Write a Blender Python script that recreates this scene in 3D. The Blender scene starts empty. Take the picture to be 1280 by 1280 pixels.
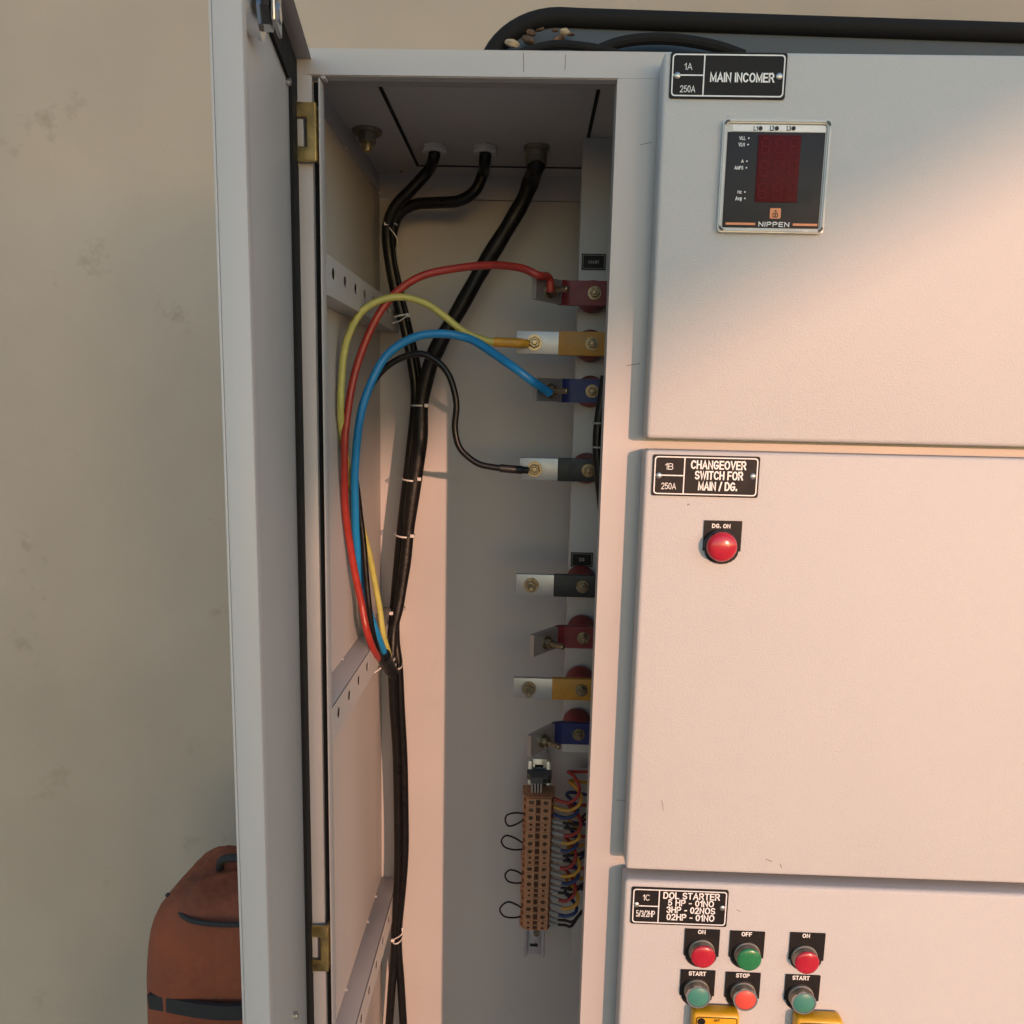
import bpy, bmesh, math, random
from mathutils import Vector, Matrix
random.seed(7)
C = bpy.context.scene.collection
sc = bpy.context.scene
PI = math.pi

# ------------------------------------------------------------------ camera, sky, sun, exposure
FPX, CX = 930.0, 640.0                       # focal length and centre, in pixels of a 1280 px frame
RW = ((0.9994, 0.0257, -0.0231), (0.0266, -0.1436, 0.9893), (0.0221, -0.9893, -0.1442))   # world <- camera
CAM = Vector((0.0, -0.745, 1.45))
Rw = Matrix(RW)
right, down, fwd = Rw.col[0].normalized(), Rw.col[1].normalized(), Rw.col[2].normalized()
down = (down - right * down.dot(right)).normalized(); fwd = right.cross(down)
cd = bpy.data.cameras.new('camera'); cam = bpy.data.objects.new('camera', cd); C.objects.link(cam)
cd.sensor_width = 36.0; cd.lens = 36.0 * FPX / 1280.0; cd.clip_start = 0.02; cd.clip_end = 500
m3 = Matrix((right, -down, -fwd)).transposed()
cam.matrix_world = Matrix.Translation(CAM) @ m3.to_4x4()
sc.camera = cam

SUN_EL, TAN_A = math.radians(7.4), 0.49     # low sun, 26 degrees to the right of the cabinet's front
to_sun = Vector((TAN_A, -1.0, 0.0)).normalized() * math.cos(SUN_EL) + Vector((0, 0, math.sin(SUN_EL)))
w = bpy.data.worlds.new('World'); sc.world = w; w.use_nodes = True
nt = w.node_tree; sky = nt.nodes.new('ShaderNodeTexSky'); sky.sky_type = 'NISHITA'; sky.sun_disc = False
sky.sun_elevation = SUN_EL; sky.sun_rotation = math.atan2(to_sun.x, to_sun.y)
sky.air_density = 1.0; sky.dust_density = 0.2; sky.ozone_density = 1.5
bg = nt.nodes['Background']; bg.inputs['Strength'].default_value = 0.15
nt.links.new(sky.outputs[0], bg.inputs['Color'])
sd = bpy.data.lights.new('sun', 'SUN'); sd.energy = 2.0; sd.angle = math.radians(0.55); sd.color = (0.67, 0.35, 0.23)
sun = bpy.data.objects.new('sun', sd); C.objects.link(sun)
sun.rotation_euler = to_sun.to_track_quat('Z', 'Y').to_euler(); sun.location = (3, -6, 4)
sc.view_settings.view_transform = 'Standard'; sc.view_settings.look = 'None'
sc.view_settings.exposure = 1.38; sc.view_settings.gamma = 1.0

# ------------------------------------------------------------------ helpers
def ray(px, py):
    return (right * ((px - CX) / FPX) + down * ((py - CX) / FPX) + fwd)
def P(px, py, Y):                             # where the sight line meets the plane at depth Y
    r = ray(px, py); return CAM + r * ((Y - CAM.y) / r.y)
def PZ(px, py, Z):
    r = ray(px, py); return CAM + r * ((Z - CAM.z) / r.z)
Z0 = CAM.z

WL = {}
def obj(name, bm, mats, parent=None, origin=None, label=None, cat=None, group=None, kind=None, ang=35, smooth=True):
    bmesh.ops.remove_doubles(bm, verts=bm.verts, dist=1e-6)
    bmesh.ops.recalc_face_normals(bm, faces=bm.faces)
    xs = [v.co for v in bm.verts]
    if origin is None:
        lo = Vector([min(c[i] for c in xs) for i in range(3)]); hi = Vector([max(c[i] for c in xs) for i in range(3)])
        origin = (lo + hi) / 2
    origin = Vector(origin)
    bmesh.ops.translate(bm, verts=bm.verts, vec=-origin)
    me = bpy.data.meshes.new(name)
    for f in bm.faces: f.smooth = smooth
    bm.to_mesh(me); bm.free()
    if smooth: me.set_sharp_from_angle(angle=math.radians(ang))
    for m in (mats if isinstance(mats, (list, tuple)) else [mats]): me.materials.append(m)
    o = bpy.data.objects.new(name, me); C.objects.link(o)
    WL[o] = origin
    if parent: o.parent = parent; o.location = origin - WL[parent]
    else: o.location = origin
    tag(o, label, cat, group, kind); return o
def tag(o, label=None, cat=None, group=None, kind=None):
    for k, v in (('label', label), ('category', cat), ('group', group), ('kind', kind)):
        if v: o[k] = v
def empty(name, loc, label, cat, group=None):
    o = bpy.data.objects.new(name, None); C.objects.link(o); o.location = loc; o.empty_display_size = .05
    WL[o] = Vector(loc); tag(o, label, cat, group); return o
def dup(o, delta, parent=None, label=None):
    c = o.copy(); C.objects.link(c)
    c.location = o.location + Vector(delta)
    if parent: c.parent = parent
    if 'label' in c.keys(): del c['label']
    if label: c['label'] = label
    WL[c] = WL[o] + Vector(delta)
    for ch in list(o.children):
        k = ch.copy(); C.objects.link(k); k.parent = c; WL[k] = WL[ch] + Vector(delta)
    return c
def BM(): return bmesh.new()
def F(x, y, z):                               # local x right, local y up, local z towards the viewer
    return Matrix(((1, 0, 0, x), (0, 0, -1, y), (0, 1, 0, z), (0, 0, 0, 1)))
def frame(o, zaxis, up=(0, 0, 1)):
    z = Vector(zaxis).normalized(); x = Vector(up).cross(z)
    if x.length < 1e-4: x = Vector((1, 0, 0)).cross(z)
    x.normalize(); y = z.cross(x); m = Matrix((x, y, z)).transposed().to_4x4(); m.translation = Vector(o); return m
def box(bm, x0, x1, y0, y1, z0, z1, bev=0.0, seg=2, M=None, mi=0):
    r = bmesh.ops.create_cube(bm, size=1.0)
    vs = r['verts']
    for v in vs:
        v.co = Vector(((x0 + x1) / 2 + v.co.x * (x1 - x0), (y0 + y1) / 2 + v.co.y * (y1 - y0), (z0 + z1) / 2 + v.co.z * (z1 - z0)))
    if bev > 0:
        es = list({e for v in vs for e in v.link_edges})
        rr = bmesh.ops.bevel(bm, geom=es, offset=bev, segments=seg, profile=0.5, affect='EDGES')
        vs = list({v for f in rr['faces'] for v in f.verts} | {v for v in vs if v.is_valid})
    if M is not None: bmesh.ops.transform(bm, matrix=M, verts=vs)
    for f in {f for v in vs for f in v.link_faces}: f.material_index = mi
    return vs
def prism(bm, pts, z0, z1, M=Matrix(), mi=0):
    a = [bm.verts.new(M @ Vector((x, y, z0))) for x, y in pts]
    b = [bm.verts.new(M @ Vector((x, y, z1))) for x, y in pts]
    n = len(pts); fs = [bm.faces.new(a[::-1]), bm.faces.new(b)]
    for i in range(n): fs.append(bm.faces.new((a[i], a[(i + 1) % n], b[(i + 1) % n], b[i])))
    for f in fs: f.material_index = mi
def lathe(bm, prof, M=Matrix(), n=24, mi=0, sides=None):
    rings = []
    for r, h in prof:
        if r < 1e-7: rings.append([bm.verts.new(M @ Vector((0, 0, h)))])
        else: rings.append([bm.verts.new(M @ Vector((r * math.cos(2 * PI * i / n), r * math.sin(2 * PI * i / n), h))) for i in range(n)])
    fs = []
    for a, b in zip(rings, rings[1:]):
        for i in range(n):
            j = (i + 1) % n
            if len(a) == 1 and len(b) == 1: continue
            if len(a) == 1: fs.append(bm.faces.new((a[0], b[i], b[j])))
            elif len(b) == 1: fs.append(bm.faces.new((a[i], a[j], b[0])))
            else: fs.append(bm.faces.new((a[i], a[j], b[j], b[i])))
    for e in (rings[0], rings[-1]):
        if len(e) > 2: fs.append(bm.faces.new(e))
    for f in fs: f.material_index = mi
def catmull(pts, step=6):
    pts = [Vector(p) for p in pts]; q = [2 * pts[0] - pts[1]] + pts + [2 * pts[-1] - pts[-2]]; out = []
    for i in range(1, len(q) - 2):
        a, b, c, d = q[i - 1:i + 3]
        for k in range(step):
            t = k / step
            out.append(.5 * ((2 * b) + (c - a) * t + (2 * a - 5 * b + 4 * c - d) * t * t + (3 * b - a - 3 * c + d) * t ** 3))
    out.append(pts[-1]); return out
def tube(bm, pts, r, n=12, mi=0, flat=None):
    pts = [Vector(p) for p in pts]; N = len(pts)
    R = r if callable(r) else (lambda t: r)
    T = [(pts[min(i + 1, N - 1)] - pts[max(i - 1, 0)]).normalized() for i in range(N)]
    u = T[0].orthogonal().normalized(); rings = []
    for i in range(N):
        u = (u - T[i] * u.dot(T[i])).normalized(); v = T[i].cross(u)
        rr = R(i / max(1, N - 1))
        rings.append([bm.verts.new(pts[i] + (u * math.cos(2 * PI * k / n) + v * math.sin(2 * PI * k / n)) * rr) for k in range(n)])
    fs = []
    for a, b in zip(rings, rings[1:]):
        for k in range(n): fs.append(bm.faces.new((a[k], a[(k + 1) % n], b[(k + 1) % n], b[k])))
    fs += [bm.faces.new(rings[0][::-1]), bm.faces.new(rings[-1])]
    for f in fs: f.material_index = mi
def band(bm, pts, half_w, half_t, widedir, mi=0):         # flat strip swept along a path
    pts = [Vector(p) for p in pts]; N = len(pts); wd = Vector(widedir); rings = []
    for i in range(N):
        T = (pts[min(i + 1, N - 1)] - pts[max(i - 1, 0)]).normalized()
        a = (wd - T * wd.dot(T)).normalized(); b = T.cross(a)
        rings.append([bm.verts.new(pts[i] + a * sx * half_w + b * sy * half_t) for sx, sy in ((1, 1), (-1, 1), (-1, -1), (1, -1))])
    for a, b in zip(rings, rings[1:]):
        for k in range(4): bm.faces.new((a[k], a[(k + 1) % 4], b[(k + 1) % 4], b[k])).material_index = mi
    bm.faces.new(rings[0][::-1]).material_index = mi; bm.faces.new(rings[-1]).material_index = mi
def holed_plate(bm, cells, t, M=Matrix(), n=12, mi=0):
    """cells: (x0,x1,y0,y1,hole) hole=None | ('c',cx,cy,r) | ('r',hx0,hx1,hy0,hy1); plate from local z=0 (front) to -t"""
    for x0, x1, y0, y1, h in cells:
        if h is None:
            prism(bm, [(x0, y0), (x1, y0), (x1, y1), (x0, y1)], -t, 0, M, mi); continue
        if h[0] == 'c':
            cx, cy, r = h[1:]; inner = [(cx + r * math.cos(2 * PI * (i + .5) / n), cy + r * math.sin(2 * PI * (i + .5) / n)) for i in range(n)]
            outer = []
            for i in range(n):
                a = 2 * PI * (i + .5) / n; dx, dy = math.cos(a), math.sin(a)
                tx = ((x1 - cx) / dx if dx > 0 else (x0 - cx) / dx) if abs(dx) > 1e-9 else 9
                ty = ((y1 - cy) / dy if dy > 0 else (y0 - cy) / dy) if abs(dy) > 1e-9 else 9
                k = min(tx, ty); outer.append((cx + dx * k, cy + dy * k))
            # snap the outer ring to the corners
            for X, Y in ((x0, y0), (x1, y0), (x1, y1), (x0, y1)):
                j = min(range(n), key=lambda i: (outer[i][0] - X) ** 2 + (outer[i][1] - Y) ** 2); outer[j] = (X, Y)
        else:
            a, b, c, d = h[1:]; inner = [(b, c), (b, d), (a, d), (a, c)]; outer = [(x1, y0), (x1, y1), (x0, y1), (x0, y0)]
        k = len(inner)
        V = lambda p, z: bm.verts.new(M @ Vector((p[0], p[1], z)))
        of, ob, jf, jb = [V(p, 0) for p in outer], [V(p, -t) for p in outer], [V(p, 0) for p in inner], [V(p, -t) for p in inner]
        for i in range(k):
            j = (i + 1) % k
            for q in ((of[i], of[j], jf[j], jf[i]), (ob[j], ob[i], jb[i], jb[j]), (jf[i], jf[j], jb[j], jb[i]), (of[j], of[i], ob[i], ob[j])):
                try: bm.faces.new(q).material_index = mi
                except ValueError: pass
def rounded(wd, ht, r, n=5):
    out = []
    for cx, cy, a0 in ((wd / 2 - r, ht / 2 - r, 0), (-wd / 2 + r, ht / 2 - r, 90), (-wd / 2 + r, -ht / 2 + r, 180), (wd / 2 - r, -ht / 2 + r, 270)):
        for i in range(n + 1):
            a = math.radians(a0 + 90 * i / n); out.append((cx + r * math.cos(a), cy + r * math.sin(a)))
    return out
def ring_prism(bm, outer, inner, z0, z1, M=Matrix(), mi=0):
    n = len(outer); V = lambda p, z: bm.verts.new(M @ Vector((p[0], p[1], z)))
    a, b, c, d = [V(p, z1) for p in outer], [V(p, z1) for p in inner], [V(p, z0) for p in outer], [V(p, z0) for p in inner]
    for i in range(n):
        j = (i + 1) % n
        for q in ((a[i], a[j], b[j], b[i]), (c[j], c[i], d[i], d[j]), (a[j], a[i], c[i], c[j]), (b[i], b[j], d[j], d[i])):
            bm.faces.new(q).material_index = mi
def text_fit(bm, s, box4, Y, mi=0, weight=0.018, depth=0.0002):
    """letters s filling the pixel box (x0,y0,x1,y1) on the plane at depth Y, standing proud by depth"""
    x0, y0, x1, y1 = box4; cx, cy = (x0 + x1) / 2, (y0 + y1) / 2
    c = P(cx, cy, Y); W = (P(x1, cy, Y) - P(x0, cy, Y)).x; H = (P(cx, y0, Y) - P(cx, y1, Y)).z
    text_world(bm, s, c, W, H, mi, weight, depth)
def arc(cx, cy, rx, ry, a0, a1, n=9):
    return [(cx + rx * math.cos(math.radians(a0 + (a1 - a0) * i / n)), cy + ry * math.sin(math.radians(a0 + (a1 - a0) * i / n))) for i in range(n + 1)]
GLY = {  # plain grotesque capitals: width, then strokes in a box 1 high
 'A': (.72, [[(0, 0), (.36, 1), (.72, 0)], [(.13, .32), (.59, .32)]]), 'B': (.64, [[(0, .5), (0, 1), (.36, 1)] + arc(.38, .76, .22, .24, 90, -90) + [(0, .52)], [(0, .52), (.38, .52)] + arc(.40, .26, .24, .26, 90, -90) + [(0, 0), (0, .52)]]),
 'C': (.68, [arc(.36, .5, .36, .5, 42, 318, 20)]), 'D': (.68, [[(0, 0), (0, 1), (.28, 1)] + arc(.28, .5, .40, .5, 90, -90, 16) + [(0, 0)]]),
 'E': (.56, [[(.56, 1), (0, 1), (0, 0), (.56, 0)], [(0, .52), (.50, .52)]]), 'F': (.54, [[(.54, 1), (0, 1), (0, 0)], [(0, .50), (.46, .50)]]),
 'G': (.72, [arc(.36, .5, .36, .5, 45, 330, 20) + [(.70, .45), (.40, .45)]]), 'H': (.64, [[(0, 0), (0, 1)], [(.64, 0), (.64, 1)], [(0, .52), (.64, .52)]]),
 'I': (.0, [[(0, 0), (0, 1)]]), 'L': (.50, [[(0, 1), (0, 0), (.50, 0)]]), 'M': (.76, [[(0, 0), (0, 1), (.38, .12), (.76, 1), (.76, 0)]]),
 'N': (.62, [[(0, 0), (0, 1), (.62, 0), (.62, 1)]]), 'O': (.74, [arc(.37, .5, .37, .5, 90, 450, 26)]), 'P': (.60, [[(0, 0), (0, 1), (.34, 1)] + arc(.34, .73, .26, .27, 90, -90) + [(0, .46)]]),
 'R': (.64, [[(0, 0), (0, 1), (.36, 1)] + arc(.36, .74, .25, .26, 90, -90) + [(0, .48)], [(.36, .48), (.64, 0)]]), 'S': (.60, [arc(.30, .74, .29, .26, 25, 270, 12) + arc(.30, .25, .30, .25, 90, -155, 12)]),
 'T': (.60, [[(.30, 0), (.30, 1)], [(0, 1), (.60, 1)]]), 'V': (.66, [[(0, 1), (.33, 0), (.66, 1)]]), 'W': (.92, [[(0, 1), (.22, 0), (.46, .95), (.70, 0), (.92, 1)]]),
 '0': (.54, [arc(.27, .5, .27, .5, 90, 450, 24)]), '1': (.24, [[(0, .74), (.24, 1), (.24, 0)]]), '2': (.54, [arc(.27, .73, .26, .27, 165, -35, 12) + [(0, 0), (.55, 0)]]),
 '3': (.54, [arc(.26, .75, .25, .25, 160, -80, 12), arc(.26, .27, .28, .27, 85, -160, 13)]), '5': (.54, [[(.50, 1), (.08, 1), (.03, .50)] + arc(.27, .33, .27, .33, 128, -150, 14)]),
 '.': (.06, [[(.03, 0), (.03, .12)]]), '/': (.34, [[(0, -.04), (.34, 1.04)]]), '-': (.30, [[(0, .42), (.30, .42)]]), ' ': (.16, []),
 'z': (.4, [[(0, .7), (.4, .7), (0, 0), (.4, 0)]]), 'v': (.42, [[(0, .7), (.21, 0), (.42, .7)]]), 'g': (.42, [arc(.21, .36, .21, .34, 0, 360, 14), [(.42, .7), (.42, -.05)] + arc(.21, -.06, .21, .2, 0, -160, 8)])}
def text_world(bm, s, c, W, H, mi=0, weight=.018, depth=.0002):
    t = .15 + weight * 2.2; x = 0.0; st = []
    for ch in s:
        wd, strokes = GLY[ch]
        st += [[(px + x, py) for px, py in q] for q in strokes]
        x += wd + (t + .13)
    xs = [p[0] for q in st for p in q]; x0, x1 = min(xs), max(xs)
    th = t * H / 1.0                            # stroke thickness in metres before fitting
    kx, ky = (W - th) / max(1e-6, x1 - x0), (H - th)
    M = F(*c)
    for n, q in enumerate(st):
        pts = [Vector(((px - (x0 + x1) / 2) * kx, (py - .5) * ky)) for px, py in q]
        z = depth + n * 2e-6; N = len(pts); Lf = []; Rt = []
        closed = (pts[0] - pts[-1]).length < 1e-7
        for i in range(N):
            d0 = (pts[i] - pts[i - 1]).normalized() if i > 0 else ((pts[0] - pts[-2]).normalized() if closed else None)
            d1 = (pts[i + 1] - pts[i]).normalized() if i < N - 1 else ((pts[1] - pts[0]).normalized() if closed else None)
            d0 = d0 or d1; d1 = d1 or d0
            n0, n1 = Vector((-d0.y, d0.x)), Vector((-d1.y, d1.x)); m = n0 + n1
            m = m.normalized() if m.length > 1e-6 else n0
            L_ = th / 2 / max(.42, m.dot(n0)); p = pts[i]
            if not closed and N > 1:
                if i == 0: p = p - d1 * th * .5
                if i == N - 1: p = p + d0 * th * .5
            Lf.append(bm.verts.new(M @ Vector((p.x + m.x * L_, p.y + m.y * L_, z)))); Rt.append(bm.verts.new(M @ Vector((p.x - m.x * L_, p.y - m.y * L_, z))))
        for i in range(N - 1): bm.faces.new((Lf[i], Rt[i], Rt[i + 1], Lf[i + 1])).material_index = mi

# ------------------------------------------------------------------ materials
def mat(name, col, rough=.5, metal=0.0, bump=None, var=None, coat=0.0, spec=.5, sub=None, dirt=None):
    m = bpy.data.materials.new(name); m.use_nodes = True; t = m.node_tree; b = t.nodes['Principled BSDF']
    b.inputs['Base Color'].default_value = (*col, 1); b.inputs['Roughness'].default_value = rough
    b.inputs['Metallic'].default_value = metal; b.inputs['Specular IOR Level'].default_value = spec
    b.inputs['Coat Weight'].default_value = coat
    if sub: b.inputs['Subsurface Weight'].default_value = sub; b.inputs['Subsurface Scale'].default_value = .004
    g = t.nodes.new('ShaderNodeNewGeometry')
    if var:                                    # (scale, amount): uneven tone and gloss
        n = t.nodes.new('ShaderNodeTexNoise'); n.inputs['Scale'].default_value = var[0]; n.inputs['Detail'].default_value = 6
        t.links.new(g.outputs['Position'], n.inputs['Vector'])
        r = t.nodes.new('ShaderNodeMapRange'); r.inputs['From Min'].default_value = .3; r.inputs['From Max'].default_value = .7
        r.inputs['To Min'].default_value = 1 - var[1]; r.inputs['To Max'].default_value = 1 + var[1]
        t.links.new(n.outputs['Fac'], r.inputs['Value'])
        h = t.nodes.new('ShaderNodeHueSaturation'); h.inputs['Color'].default_value = (*col, 1)
        t.links.new(r.outputs[0], h.inputs['Value']); last = h.outputs[0]
        if dirt:                               # (scale, threshold, colour): dust and smudges with their own shape
            d = t.nodes.new('ShaderNodeTexNoise'); d.inputs['Scale'].default_value = dirt[0]; d.inputs['Detail'].default_value = 9; d.inputs['Roughness'].default_value = .7
            t.links.new(g.outputs['Position'], d.inputs['Vector'])
            q = t.nodes.new('ShaderNodeMapRange'); q.inputs['From Min'].default_value = dirt[1]; q.inputs['From Max'].default_value = dirt[1] + .12
            q.inputs['To Max'].default_value = dirt[3]
            t.links.new(d.outputs['Fac'], q.inputs['Value'])
            x = t.nodes.new('ShaderNodeMixRGB'); x.inputs['Color2'].default_value = (*dirt[2], 1)
            t.links.new(q.outputs[0], x.inputs['Fac']); t.links.new(last, x.inputs['Color1']); last = x.outputs[0]
        t.links.new(last, b.inputs['Base Color'])
        rr = t.nodes.new('ShaderNodeMapRange'); rr.inputs['From Min'].default_value = .3; rr.inputs['From Max'].default_value = .7
        rr.inputs['To Min'].default_value = max(.03, rough - .07); rr.inputs['To Max'].default_value = min(1, rough + .07)
        t.links.new(n.outputs['Fac'], rr.inputs['Value']); t.links.new(rr.outputs[0], b.inputs['Roughness'])
    if bump:                                   # list of (scale, strength, distance)
        prev = None
        for s, st, di in bump:
            n = t.nodes.new('ShaderNodeTexNoise'); n.inputs['Scale'].default_value = s; n.inputs['Detail'].default_value = 2
            t.links.new(g.outputs['Position'], n.inputs['Vector'])
            u = t.nodes.new('ShaderNodeBump'); u.inputs['Strength'].default_value = st; u.inputs['Distance'].default_value = di
            t.links.new(n.outputs['Fac'], u.inputs['Height'])
            if prev: t.links.new(prev.outputs[0], u.inputs['Normal'])
            prev = u
        t.links.new(prev.outputs[0], b.inputs['Normal'])
    return m
GREY = (.445, .415, .395)
M_paint = mat('grey_powder_coat', GREY, .42, bump=[(520, .12, .0004), (9, .25, .0025)], var=(6, .025), dirt=(13, .62, (.36, .32, .27), .35))
M_inner = mat('grey_powder_coat_inside', (.452, .437, .422), .46, bump=[(520, .10, .0004), (6, .25, .004)], var=(5, .03), dirt=(11, .62, (.34, .31, .27), .3))
M_door = mat('textured_powder_coat', (.50, .482, .462), .55, spec=.25, bump=[(640, .62, .0007), (3, .2, .004)], var=(5, .02), dirt=(40, .70, (.40, .33, .26), .35))
M_rubber = mat('black_rubber', (.010, .009, .0085), .8, spec=.25, bump=[(300, .2, .0004)], var=(60, .2))
M_brass = mat('yellow_zinc', (.62, .47, .20), .33, .9, bump=[(220, .15, .0004)], var=(90, .18))
M_zinc = mat('galvanised_steel', (.52, .53, .54), .34, .9, bump=[(150, .12, .0003)], var=(70, .12))
M_chrome = mat('chromed_metal', (.70, .71, .72), .16, 1.0)
M_tin = mat('tinned_bar', (.42, .405, .39), .44, .78, bump=[(900, .05, .0001)], var=(60, .07))
M_bolt = mat('aged_bolt', (.25, .20, .13), .34, .85, bump=[(500, .2, .0002)], var=(200, .25))
M_black = mat('black_plastic', (.014, .013, .013), .42, bump=[(700, .1, .0002)], var=(40, .15))
M_plate = mat('engraved_black_laminate', (.013, .011, .0105), .55, spec=.2, var=(120, .12), bump=[(500, .06, .0002)])
M_dull = mat('dull_brass', (.30, .26, .19), .42, .8, bump=[(300, .15, .0003)], var=(90, .18))
M_white = mat('white_lettering', (.78, .76, .73), .5, var=(200, .05))
M_gland = mat('grey_nylon', (.56, .53, .49), .5, var=(80, .1))
M_screw = mat('screw_steel', (.50, .48, .45), .35, .9, var=(300, .2))
M_cable = mat('black_cable_sheath', (.0065, .006, .0058), .33, bump=[(260, .18, .0004)], var=(80, .25), spec=.32)
M_armour = mat('black_taped_cable', (.0065, .006, .0058), .46, bump=[(160, .5, .0012)], var=(80, .25), spec=.35)
M_red = mat('red_insulation', (.31, .027, .018), .38, var=(60, .12), bump=[(200, .1, .0003)])
M_yel = mat('yellow_insulation', (.42, .40, .10), .42, var=(60, .10), bump=[(200, .1, .0003)])
M_blue = mat('blue_insulation', (.012, .20, .46), .38, var=(60, .10), bump=[(200, .1, .0003)])
M_amber = mat('amber_sleeve', (.55, .27, .02), .45, var=(90, .12))
M_shred = mat('red_sleeve', (.16, .012, .016), .48, var=(90, .12)); M_shyel = mat('yellow_sleeve', (.42, .19, .015), .5, var=(90, .12))
M_shblue = mat('blue_sleeve', (.010, .018, .10), .48, var=(90, .12)); M_shblk = mat('black_sleeve', (.010, .009, .009), .5, var=(90, .12))
M_ins = mat('red_resin', (.18, .014, .014), .5, var=(60, .15), bump=[(200, .15, .0004)])
M_tie = mat('white_nylon', (.62, .58, .54), .45, sub=.1)
M_term = mat('beige_terminal_plastic', (.42, .205, .105), .5, var=(70, .10), bump=[(300, .12, .0003)])
M_termd = mat('dark_terminal_inside', (.09, .032, .015), .6)
M_endclamp = mat('dark_grey_plastic', (.07, .07, .07), .5, var=(70, .1))
M_ferr = mat('ferrule_sleeve', (.34, .31, .285), .5, var=(200, .15))
M_lred = mat('red_lens', (.42, .012, .028), .25, coat=.3, sub=.15, var=(60, .06)); M_lgreen = mat('green_lens', (.020, .18, .060), .28, coat=.25, sub=.15, var=(60, .06))
M_bteal = mat('teal_button', (.055, .22, .165), .42, var=(60, .06)); M_bred = mat('orange_red_button', (.66, .075, .050), .42, var=(60, .06))
M_collar = mat('satin_collar', (.36, .29, .22), .40, .55, var=(80, .1), bump=[(400, .08, .0002)])
M_ring = mat('bright_ring', (.60, .58, .54), .25, .9)
M_yplas = mat('yellow_plastic', (.66, .34, .008), .38, var=(50, .06), bump=[(300, .06, .0003)])
M_bezel = mat('clear_bezel', (.52, .50, .46), .22, var=(80, .06), coat=.4)
M_face = mat('meter_face', (.028, .026, .027), .55, var=(80, .08), spec=.25)
M_disp = mat('red_display', (.085, .005, .007), .55, var=(60, .06), spec=.15); M_seg = mat('unlit_segment', (.115, .010, .012), .6, spec=.15)
M_orange = mat('orange_print', (.72, .26, .11), .5, var=(90, .05))
M_hole = mat('dark_hole', (.008, .007, .007), .8)
M_wall = mat('cream_plaster', (.43, .345, .265), .88, bump=[(220, .25, .0012), (7, .5, .012)], var=(2.6, .09), dirt=(7, .60, (.26, .20, .13), .55))
M_ground = mat('concrete', (.42, .385, .35), .85, bump=[(40, .4, .004)], var=(2, .12), dirt=(4, .58, (.18, .15, .12), .5))
M_sheet = mat('blue_grey_sheet', (.05, .055, .058), .42, .3, bump=[(90, .2, .001)], var=(14, .12))
M_rust = mat('rusty_metal', (.13, .075, .045), .65, .4, bump=[(160, .6, .0015)], var=(60, .45))
M_tan = mat('tan_grit', (.36, .27, .17), .7, bump=[(200, .5, .001)], var=(80, .25))
M_bag = mat('rust_orange_fabric', (.23, .056, .022), .85, bump=[(1100, .6, .0008), (26, .8, .012), (9, .5, .02)], var=(12, .16), dirt=(18, .56, (.10, .05, .03), .5))
M_strap = mat('black_webbing', (.018, .016, .016), .75, bump=[(800, .4, .0006)], var=(60, .2))
M_wood = mat('stool_wood', (.22, .13, .07), .6, var=(9, .2), bump=[(60, .3, .001)])
M_blocker_sheet = mat('green_blocker_sheet', (.10, .14, .10), .7, var=(3, .1), bump=[(6, .4, .02)])  # for the unseen sheet added to block the sun
M_blocker_wall = mat('pale_blocker_wall', (.42, .38, .32), .85, var=(2, .08), bump=[(30, .3, .004)])  # for the unseen wall added to block the sun

# ------------------------------------------------------------------ ground, house wall, unseen blockers added to shade the sun
b = BM(); box(b, -30, 30, -30, 1.2, -.2, 0); obj('ground', b, M_ground, kind='structure')
WY = .60
b = BM(); box(b, -4.5, 5.0, WY, WY + .25, 0, 3.2, .004)
obj('plastered_wall', b, M_wall, label='plain cream plastered wall behind the grey control cabinet', cat='wall')
b = BM(); DY = 11.0
def shade_pt(u, v): return (u + DY * TAN_A, Z0 + v + DY * .145)
pts = [shade_pt(u, v) for u, v in ((-.7, -.421), (1.5, .855), (1.5, 2.6), (-.7, 2.6))]
prism(b, pts, DY, DY + .012, F(0, 0, 0))
obj('sun_blocker_sheet', b, M_blocker_sheet, kind='structure')  # unseen sheet, added and cut to cast the slanted upper shadow edge
b = BM(); x1 = shade_pt(-.045, 0)[0]; box(b, x1 - 1.5, x1, -DY - .6, -DY - .3, 0, 4.4, .01)
obj('sun_blocker_wall', b, M_blocker_wall, kind='structure')  # unseen wall, added to keep the sun off the left side

# ------------------------------------------------------------------ the cabinet
CAB = empty('control_cabinet', (.2, .17, 0), 'pale grey steel control cabinet with its left door wide open', 'control cabinet')
ZB = .12                                            # bottom of the cabinet
ZT, ZO = Z0 + .3245, Z0 + .3015                     # cabinet top, top of the opening
XR, XW, YB, ZC = .80, -.2345, .412, Z0 + .332       # right end, left wall, back wall, ceiling
XO0, XO1 = -.2075, .0728                            # the opening
def part(name, bm, m, **k): return obj(name, bm, m, CAB, **k)
b = BM()
box(b, -.236, XR, 0, .0016, ZO, ZT)                                         # top rail face
box(b, XO1, XR, 0, .0016, ZB, ZO - .0002)
box(b, -.236, XR, .0018, .012, ZO - .0006, ZO + .001)                          # folded lip over the opening
box(b, XO1 - .0012, XO1 + .0004, -.0008, .022, ZB, ZO - .001)                 # folded lip at its right
obj('front_frame', b, M_paint, CAB)
b = BM()
box(b, XO0 - .0004, XO0 + .0009, -.0035, .012, ZB, ZO - .004, .0005)              # raised lip at the hinge side
box(b, -.236, XO0 - .0006, .0121, .0136, ZB, ZO - .001)
box(b, -.2372, -.2364, .0178, YB, ZB, ZT - .002)
obj('hinge_stile', b, M_paint, CAB)
b = BM()
box(b, XO0 + .001, XO0 + .0055, -.0008, .010, ZO - .0035, ZO - .0008, .0008)
part('corner_weld', b, M_paint)
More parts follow.
